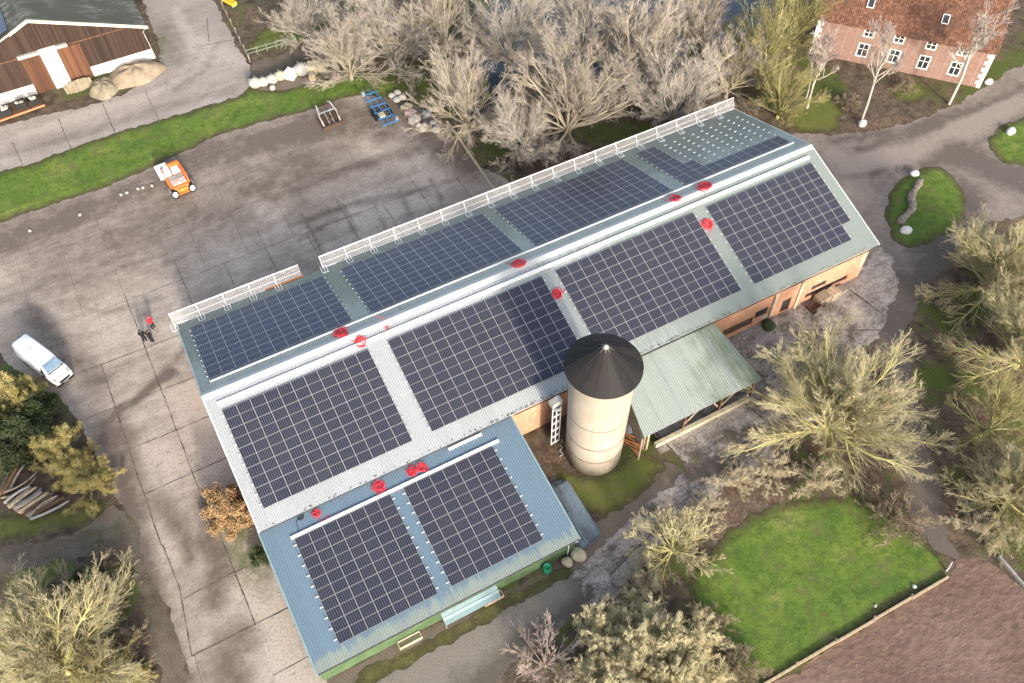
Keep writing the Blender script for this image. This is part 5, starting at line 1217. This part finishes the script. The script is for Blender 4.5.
b = MB(); b.box(-1.8, -1.2, 0, 1.8, -1.0, 2); b.box(-1.8, 1.0, 0, 1.8, 1.2, 2); b.box(-1.8, -1., 0, -1.6, 1., 2); b.box(1.6, -1., 0, 1.8, 1., 2); b.build('wall', 'bag_grey', hut)
b = MB(); b.box(-2, -1.4, 2.002, 2, 1.4, 2.15); b.build('roof', 'stone_cream', hut)
b = MB(); b.box(.4, -1.25, 0, 1.2, -1.205, 1.8); b.build('door', 'wood_brown', hut)

# ------------------------------------------------------------------ logs
r = random.Random(11)
logs = []
for i in range(24):
    if i < 5: x0, y0, x1, y1 = -6+i*4, 497-i*1.5, 12+i*3.2, 466-i*.5
    elif i < 8: x0, y0, x1, y1 = -4+(i-5)*5, 494+(i-5)*4, 38-(i-5)*2, 471+(i-5)*6
    else:
        k = i-8; x0 = 4+k*1.9+r.uniform(-2, 2); y0 = 503+k*1.1+r.uniform(-2, 2); x1 = 28+k*2.6+r.uniform(-2, 2); y1 = 486+k*.9+r.uniform(-2, 2)
    logs.append((x0, y0, x1, y1))
words = ['pale barkless', 'grey split', 'dark wet', 'thick mossy', 'thin crooked', 'cream peeled']
places = ['upper woodpile bundle', 'middle of the woodpile', 'woodpile edge by the muddy track']
for i, (x0, y0, x1, y1) in enumerate(logs):
    z = .18+.22*((i*7) % 3); A = Vector(g(x0, y0, z)); Bp = Vector(g(x1, y1, z+r.uniform(-.1, .2))); L_ = Bp-A; k = 7
    sd = Vector((-L_.y, L_.x, 0)).normalized()*r.uniform(-.25, .25)*(2.5 if 5 <= i < 8 else 1); up = Vector((0, 0, r.uniform(-.05, .15)))
    pts = [L_*(j/(k-1))+(sd+up)*math.sin(PI*j/(k-1)) for j in range(k)]; R = r.uniform(.12, .22) if not 5 <= i < 8 else .09
    b = MB(); b.tube(pts, [R*(1-.35*j/(k-1))*r.uniform(.95, 1.05) for j in range(k)], 9)
    o = b.build('log', ['wood_old', 'wood_pale', 'wood_brown', 'bag_grey', 'wood_old'][i % 5], smooth=True); o.location = A
    pl = places[0] if i < 5 else places[1] if i < 14 else places[2]
    tag(o, words[i % 6]+' log in the '+pl+(', %s one' % ['first', 'second', 'third', 'fourth', 'fifth', 'sixth', 'seventh', 'eighth', 'ninth', 'tenth'][i if i < 5 else i-5 if i < 14 else i-14])+' from the left', 'log', 'logs in the woodpile')

# ------------------------------------------------------------------ trees
def nrm(a): return a/np.maximum(1e-9, np.linalg.norm(a, axis=-1, keepdims=True))
def grow(P, D, L, nseg, wander, up, R):
    n = len(P); pts = np.zeros((n, nseg+1, 3)); pts[:, 0] = P; d = D.copy()
    for i in range(nseg):
        d = nrm(d+R.normal(size=(n, 3))*wander+np.array([0, 0, 1.])*up/nseg); pts[:, i+1] = pts[:, i]+d*(L/nseg)[:, None]
    return pts
def spawn(pts, rad, per, t0, t1, angle, lr, rr_, R, Ls, minr=.012):
    n, m_, _ = pts.shape; nseg = m_-1; N = n*per
    pi_ = np.repeat(np.arange(n), per); t = R.uniform(t0, t1, N); f = t*nseg; i = np.minimum(f.astype(int), nseg-1); u = (f-i)[:, None]
    a = pts[pi_, i]; b = pts[pi_, i+1]; P = a*(1-u)+b*u; T = nrm(b-a); pr = nrm(np.cross(T, R.normal(size=(N, 3))))
    ang = angle*R.uniform(.6, 1.3, N); D = nrm(T*np.cos(ang)[:, None]+pr*np.sin(ang)[:, None])
    L = Ls[pi_]*lr*R.uniform(.6, 1.25, N)*(1.15-.55*t); ra = rad[pi_, i]*(1-u[:, 0])+rad[pi_, i+1]*u[:, 0]
    return P, D, L, np.maximum(ra*rr_, minr)
def tubes(pts, rad, k):
    n, m_, _ = pts.shape; T = np.zeros_like(pts); T[:, 1:-1] = pts[:, 2:]-pts[:, :-2]; T[:, 0] = pts[:, 1]-pts[:, 0]; T[:, -1] = pts[:, -1]-pts[:, -2]; T = nrm(T)
    ref = np.array([.31, .17, .93]); a = nrm(np.cross(T, ref)); b = np.cross(T, a)
    an = np.arange(k)*2*PI/k; V = pts[:, :, None]+rad[:, :, None, None]*(a[:, :, None]*np.cos(an)[:, None]+b[:, :, None]*np.sin(an)[:, None])
    base = (np.arange(n)*m_*k)[:, None, None]; i = np.arange(m_-1)[None, :, None]; j = np.arange(k)[None, None, :]; j2 = (j+1) % k
    Fq = np.stack([base+i*k+j, base+i*k+j2, base+(i+1)*k+j2, base+(i+1)*k+j], -1).reshape(-1, 4)
    return V.reshape(-1, 3), Fq
def np_mesh(name, Vs, Fs, mat, smooth=True):
    off = 0; V = []; Fc = []
    for v, f in zip(Vs, Fs): V.append(v); Fc.append(f+off); off += len(v)
    V = np.concatenate(V); Fc = np.concatenate(Fc); me = bpy.data.meshes.new(name)
    me.vertices.add(len(V)); me.vertices.foreach_set('co', V.astype(np.float32).ravel()); me.loops.add(Fc.size); me.loops.foreach_set('vertex_index', Fc.astype(np.int32).ravel())
    me.polygons.add(len(Fc)); me.polygons.foreach_set('loop_start', (np.arange(len(Fc))*4).astype(np.int32)); me.polygons.foreach_set('loop_total', np.full(len(Fc), 4, np.int32))
    me.polygons.foreach_set('use_smooth', np.full(len(Fc), smooth)); me.materials.append(MAT[mat]); me.update(calc_edges=True); return me
def make_tree(seed, H=12, spread=7., trunk=.18, limbs=9, lv=((7, .55), (7, .5), (6, .5)), up=.7, ang=(20, 75), rad=.28, wander=.13, mats=('limb_cream', 'twig_cream'), leaves=0, leafmat=None, leafsize=.1, minr=.02, bushy=False, bang=(.50, .50, .55)):
    """returns (trunk mesh, crown mesh): tapered trunk with limbs, and the branches, twigs and leaves"""
    R = np.random.default_rng(seed); TV, TF, CV, CF = [], [], [], []
    th = H*trunk
    tp = grow(np.zeros((1, 3)), np.array([[0, 0, 1.]]), np.array([th if not bushy else .3]), 4, .05, .3, R); tr_ = np.linspace(rad, rad*.75, 5)[None]
    tp[:, 0, 2] = -.1; v, f = tubes(tp, tr_, 10); TV.append(v); TF.append(f)
    az = np.linspace(0, 2*PI, limbs, endpoint=False)+R.uniform(-.3, .3, limbs); inc = np.radians(R.uniform(*ang, limbs))
    D = np.stack([np.sin(inc)*np.cos(az), np.sin(inc)*np.sin(az), np.cos(inc)], -1)
    t = R.uniform(.55, 1., limbs) if not bushy else R.uniform(.1, 1, limbs)
    P = tp[0, -1]*t[:, None]; 
    if bushy: P = P+np.stack([np.cos(az), np.sin(az), 0*az], -1)*.25
    L = .78/np.sqrt((np.sin(inc)/spread)**2+(np.cos(inc)/(H-th))**2)*R.uniform(.8, 1.12, limbs)
    pts = grow(P, D, L, 8, wander, up, R); r0 = rad*.5*R.uniform(.7, 1, limbs); rr = r0[:, None]*np.linspace(1, .25, 9)[None]
    v, f = tubes(pts, rr, 6); TV.append(v); TF.append(f); rr_prev, Lp, pp = rr, L, pts
    for li, (per, lr) in enumerate(lv):
        P, D, L, ra = spawn(pp, rr_prev, per, .18 if li == 0 else .12, 1., bang[li], lr, .62, R, Lp, minr)
        last = li == len(lv)-1; ns = 5 if li == 0 else (4 if li == 1 else 3)
        pp = grow(P, D, L, ns, wander*1.1, up*.6, R); rr_prev = ra[:, None]*np.linspace(1, .35 if not last else .45, ns+1)[None]; rr_prev = np.maximum(rr_prev, minr*.75)
        Lp = L; v, f = tubes(pp, rr_prev, 5 if li == 0 else 3)
        if li == 0: TV.append(v); TF.append(f)
        else: CV.append(v); CF.append(f)
    lm = None
    if leaves:
        n = len(pp)*leaves; i = R.integers(0, len(pp), n); u = R.uniform(.1, 1.05, n)[:, None]; c = pp[i, 0]*(1-u)+pp[i, -1]*u+R.normal(size=(n, 3))*leafsize*2.2
        a = nrm(R.normal(size=(n, 3)))*leafsize*R.uniform(.6, 1.3, (n, 1)); b = nrm(np.cross(a, R.normal(size=(n, 3))))*leafsize*.6
        V = np.stack([c-a, c-b, c+a, c+b], 1).reshape(-1, 3); Fq = np.arange(4*n).reshape(-1, 4)
        lm = np_mesh('leaves', [V], [Fq], leafmat, False)
    allc = np.concatenate(CV)
    sx = spread/np.percentile(np.hypot(allc[:, 0], allc[:, 1]), 97); sz = H/np.percentile(allc[:, 2], 99.3)
    for arr in TV+CV: arr *= np.array([sx, sx, sz])
    if lm:
        co = np.zeros(len(lm.vertices)*3, np.float32); lm.vertices.foreach_get('co', co); co = co.reshape(-1, 3)*np.array([sx, sx, sz], np.float32); lm.vertices.foreach_set('co', co.ravel())
    return np_mesh('trunk', TV, TF, mats[0]), np_mesh('crown', CV, CF, mats[1]), lm
def place(meshes, px, py, hm, label, s=1., rz=None, name='tree', cat='tree', group=None, sz=1., base=False, tilt=0):
    x, y = gxy(px, py, 0 if base else hm)
    e = empty(name, (x, y, 0), random.uniform(0, 6.28) if rz is None else rz, label, cat, group); e.scale = (s, s, s*sz)
    if tilt: e.rotation_euler = (tilt, 0, e.rotation_euler[2])
    for nm, me in zip(('trunk', 'crown', 'leaves'), meshes):
        if me: o = bpy.data.objects.new(nm, me); COL.objects.link(o); o.parent = e
    return e
wil = [make_tree(100+i, 12, 7.5, .12, 24, ((9, .48), (7, .50), (6, .58)), .26, (6, 90), .30, .07, minr=.0105, bang=(.45, .48, .5), mats=(('limb_cream', 'twig_cream') if i % 2 else ('limb_grey', 'twig_grey'))) for i in range(4)]
G1 = 'bare pale willows behind the barn and yard'
for i, (x, y, hm, s_, lb) in enumerate([
        (300, 8, 5, .85, 'bare pale tree at the top left of the willow belt, over the small lawn'), (345, 45, 5, .8, 'low bare tree leaning over the row of bags and square bags'), (385, 22, 6, .95, 'bare pale tree hiding the little concrete hut'),
        (462, 82, 7, .95, 'broad bare willow just right of the loaded pallets'), (440, 5, 7, 1.1, 'bare willow at the top edge above the yard corner'),
        (510, 20, 7, 1., 'bare willow at the left end of the dark pond'), (570, 88, 7, 1.15, 'largest bare willow fan at the middle of the belt, directly behind the long guard'), (585, 10, 7, 1.1, 'tall bare willow at the top edge above the middle fan'),
        (520, 125, 5, .75, 'drooping bare tree whose twigs hang low near the rear eave'), (640, 40, 7, 1.05, 'bare willow with upright sprays left of the reddish one'), (678, 85, 6, .9, 'rounded bare willow close to the right half of the rear eave'),
        (700, 15, 7, 1.05, 'bare willow at the top edge above the unfinished array'), (735, 55, 6, .8, 'thin bare willow next to the yellow green tree')]):
    place(wil[(i*3+i//4) % 4], x, y, hm, lb, s_, None, 'willow', 'tree', G1, .95)
yel = [make_tree(200+i, 10, 8.2, .12, 40, ((10, .46), (8, .5), (7, .58)), .14, (4, 96), .34, .08, ('limb_yellow', 'twig_yellow'), minr=.0105, bang=(.45, .48, .5)) for i in range(2)]
oli = [make_tree(220+i, 11, 6.2, .10, 20, ((9, .48), (7, .5), (6, .52)), .25, (8, 88), .25, .06, ('limb_yellow', 'twig_olive'), 1, 'leaf_gold', .035, minr=.012) for i in range(2)]
place(oli[0], 768, 45, 6, 'dense yellow green tree left of the brick house', 1.05, None, 'tree', 'tree', None, 1.15)
place(oli[1], 785, 90, 4, 'low yellow green tree by the right end of the rear eave', .72, None, 'tree', 'tree')
place(oli[1], 800, 5, 6, 'yellow green tree at the top edge behind the left house corner', .8, None, 'tree', 'tree')
place(yel[0], 842, 402, 5.0, 'huge bare tree with yellow lichened limbs right of the lean-to', 1.06, 1.0, 'tree', 'tree')
place(yel[1], 1008, 262, 4.5, 'wide yellowish bare tree at the right edge below the grass verge', .88, None, 'tree', 'tree')
place(oli[0], 1005, 410, 4, 'greenish bare tree at the right edge across the leafy path', .72, None, 'tree', 'tree')
place(yel[1], 1040, 335, 5, 'bare tree partly outside the right edge with a thick slanting trunk', .8, 2., 'tree', 'tree')
place(yel[0], 1020, 490, 3, 'low tangled bare tree above the right end of the brown field', .62, 4., 'tree', 'tree')
place(yel[1], 40, 650, 5., 'big cream crowned bare tree filling the lower left corner', .95, .3, 'tree', 'tree')
place(oli[0], 98, 668, 3, 'smaller olive tree on the right flank of the lower left crown', .5, 1.3, 'tree', 'tree')
sml = make_tree(240, 5.5, 4.2, .14, 20, ((8, .5), (6, .5), (5, .55)), .2, (10, 92), .16, .05, ('limb_yellow', 'twig_yellow'), minr=.02)
place(sml, 676, 537, 3, 'small lichened fan shaped tree at the edge of the meadow by the track', .95, None, 'tree', 'tree')
pnk = make_tree(241, 4.5, 3.4, .08, 14, ((7, .5), (5, .5), (4, .55)), .3, (10, 80), .10, .05, ('twig_pink', 'twig_pink'), minr=.014, bushy=True)
place(pnk, 545, 655, 2.5, 'pinkish bare shrub at the lower end of the lane', .95, None, 'shrub', 'shrub', None, 1, False)
# shrubs
cre = [make_tree(250+i, 4.2, 3., .05, 22, ((8, .5), (7, .5), (6, .5)), .25, (5, 90), .08, .12, ('limb_yellow', 'twig_cat'), 3, 'leaf_cream', .030, minr=.016, bushy=True) for i in range(2)]
G2 = 'cream catkin shrubs between lane and meadow'
for i, (x, y, s_, lb) in enumerate([(605, 640, .9, 'cream shrub next to the pinkish bare shrub'), (640, 632, 1.1, 'tallest cream shrub in the thicket below the track end'), (680, 655, 1.1, 'cream shrub on the meadow side of the thicket'), (620, 676, 1.1, 'cream shrub at the bottom edge of the thicket'), (665, 685, 1., 'half cropped cream shrub at the bottom edge near the meadow'), (585, 682, .8, 'low cream shrub at the bottom edge beside the lane'), (650, 662, 1.1, 'cream shrub in the very middle of the thicket'), (703, 680, .85, 'cream shrub at the lowest meadow corner')]):
    place(cre[i % 2], x, y, 1.5, lb, s_, None, 'shrub', 'shrub', G2)
brn = make_tree(260, 2.1, 2.6, .05, 20, ((7, .5), (7, .5), (5, .5)), .15, (5, 90), .05, .14, ('twig_brown', 'twig_brown'), 1, 'leaf_brown', .035, minr=.014, bushy=True)
stw = make_tree(261, 2.1, 2.6, .05, 20, ((7, .5), (7, .5), (5, .5)), .15, (5, 90), .05, .14, ('twig_straw', 'twig_straw'), 1, 'leaf_straw', .035, minr=.012, bushy=True)
place(brn, 900, 518, 1.2, 'dry russet brown shrub at the upper corner of the meadow', 1.25, None, 'shrub', 'shrub')
for (x, y, s_, lb) in [(645, 585, .8, 'brown straggly shrub left of the meadow, below the small tree'), (712, 625, .9, 'brown shrub at the left edge of the meadow'), (740, 668, .9, 'olive brown shrub at the lowest corner of the meadow'), (705, 510, .8, 'brown weeds beneath the small fan shaped tree'), (735, 480, .8, 'dry brush along the track right of the small tree'), (775, 470, .9, 'dry brush under the huge yellow limbed tree'), (820, 480, .9, 'straw coloured brush above the meadow top edge'), (980, 525, .9, 'dry brush beside the leafy path end'),
                       (105, 600, .8, 'brown bramble patch between mud track and lower left tree'), (130, 640, .7, 'low bramble beside the muddy edge of the yard'), (850, 100, .7, 'garden shrub in front of the brick house windows'), (905, 85, .7, 'bare garden shrub under the middle of the house front'), (100, 560, .6, 'reddish bramble at the bend of the mud track')]:
    place(stw if ('brush' in lb or 'weeds' in lb or 'straggly' in lb) else brn, x, y, .8, lb, s_, None, 'shrub', 'shrub', 'brown scrub around the farm')
gol = make_tree(262, 3.6, 2.6, .06, 20, ((8, .5), (7, .5), (6, .5)), .25, (5, 88), .08, .12, ('limb_yellow', 'twig_olive'), 4, 'leaf_gold', .034, minr=.012, bushy=True)
place(gol, 10, 395, 2.5, 'golden green shrub at the left edge below the van', 1.2, None, 'shrub', 'shrub')
place(gol, 55, 447, 2., 'golden shrub above the woodpile', 1.05, None, 'shrub', 'shrub')
place(gol, 68, 462, 2., 'golden shrub touching the right side of the woodpile', .8, 2.5, 'shrub', 'shrub')
place(gol, 28, 385, 2., 'golden green shrub close behind the front corner of the van', .7, 1., 'shrub', 'shrub')
place(gol, 85, 480, 1.5, 'olive shrub between woodpile and yard', 1.05, None, 'shrub', 'shrub', None, .8)
place(gol, 140, 672, 1., 'tiny golden shrub at the bottom left beside the yard', .45, None, 'shrub', 'shrub')
evg = make_tree(263, 3.2, 3., .06, 20, ((8, .5), (7, .5), (5, .5)), .25, (5, 90), .08, .12, ('wood_brown', 'leaf_green'), 8, 'leaf_green', .07, minr=.016, bushy=True)
place(evg, 12, 430, 1.8, 'dark evergreen bush at the left edge between golden shrub and woodpile', 1.1, None, 'bush', 'bush')
place(evg, 30, 410, 1.4, 'lower evergreen bush nearest the parked van', .8, None, 'bush', 'bush')
place(evg, 85, 590, .8, 'dark green bush north of the lower left tree', .6, None, 'bush', 'bush')
org = make_tree(264, 3.0, 2.2, .05, 26, ((8, .5), (7, .5), (5, .5)), .2, (5, 92), .07, .12, ('wood_brown', 'wood_brown'), 12, 'leaf_orange', .062, minr=.016, bushy=True)
place(org, 229, 508, 1.2, 'round orange leaved bush against the left gable of the barn', 1.0, None, 'bush', 'bush')
place(make_tree(265, 2.2, 1.2, .05, 12, ((7, .5), (6, .5), (5, .5)), .4, (5, 85), .05, .2, ('leaf_green', 'leaf_green'), 3, 'leaf_green', .08, minr=.012, bushy=True), 262, 556, .5, 'bright green clump growing at the corner of barn and shed', .7, None, 'bush', 'bush')
# birches
bir = [make_tree(270+i, 13, 3.0, .55, 9, ((7, .5), (6, .5), (5, .5)), .5, (8, 60), .13, .10, ('birch', 'twig_pink'), minr=.02) for i in range(2)]
for i, (x, y, s_, tl_, lb) in enumerate([(807, 108, .85, .04, 'slender white birch left of the house front'), (862, 119, 1.05, -.05, 'tall white birch in front of the house, behind the white stone'), (949, 104, 1., .05, 'white birch at the right end of the house front'), (806, 99, .55, -.08, 'small thin birch beside the slender left birch')]):
    place(bir[i % 2], x, y, 0, lb, s_, None, 'birch', 'tree', 'white birches in the house garden', 1.0, True, tl_)

# ------------------------------------------------------------------ light
SEL, SAZ = math.radians(19), (-.07, -1.)
sd = Vector((SAZ[0]*math.cos(SEL), SAZ[1]*math.cos(SEL), math.sin(SEL))).normalized()
sun = bpy.data.lights.new('sun', 'SUN'); sun.energy = 2.0; sun.angle = math.radians(5); sun.color = (1., .88, .76)
so = bpy.data.objects.new('sun', sun); COL.objects.link(so); so.rotation_euler = (-sd).to_track_quat('-Z', 'Y').to_euler(); so.location = (0, -60, 60)
wd = bpy.data.worlds.new('World'); scene.world = wd; wd.use_nodes = True; nt = wd.node_tree
sky = nt.nodes.new('ShaderNodeTexSky'); sky.sky_type = 'NISHITA'; sky.sun_disc = False; sky.sun_elevation = SEL; sky.sun_rotation = math.atan2(SAZ[0], SAZ[1]); sky.dust_density = 3.; sky.air_density = 1.0
hs_ = nt.nodes.new('ShaderNodeHueSaturation'); hs_.inputs['Saturation'].default_value = .68
nt.links.new(sky.outputs[0], hs_.inputs['Color']); nt.links.new(hs_.outputs[0], nt.nodes['Background'].inputs[0]); nt.nodes['Background'].inputs[1].default_value = .15
scene.view_settings.view_transform = 'Standard'; scene.view_settings.look = 'None'; scene.view_settings.exposure = 1.38; scene.view_settings.gamma = 1
scene.render.engine = 'CYCLES'
scene.render.resolution_x = 1024; scene.render.resolution_y = 683
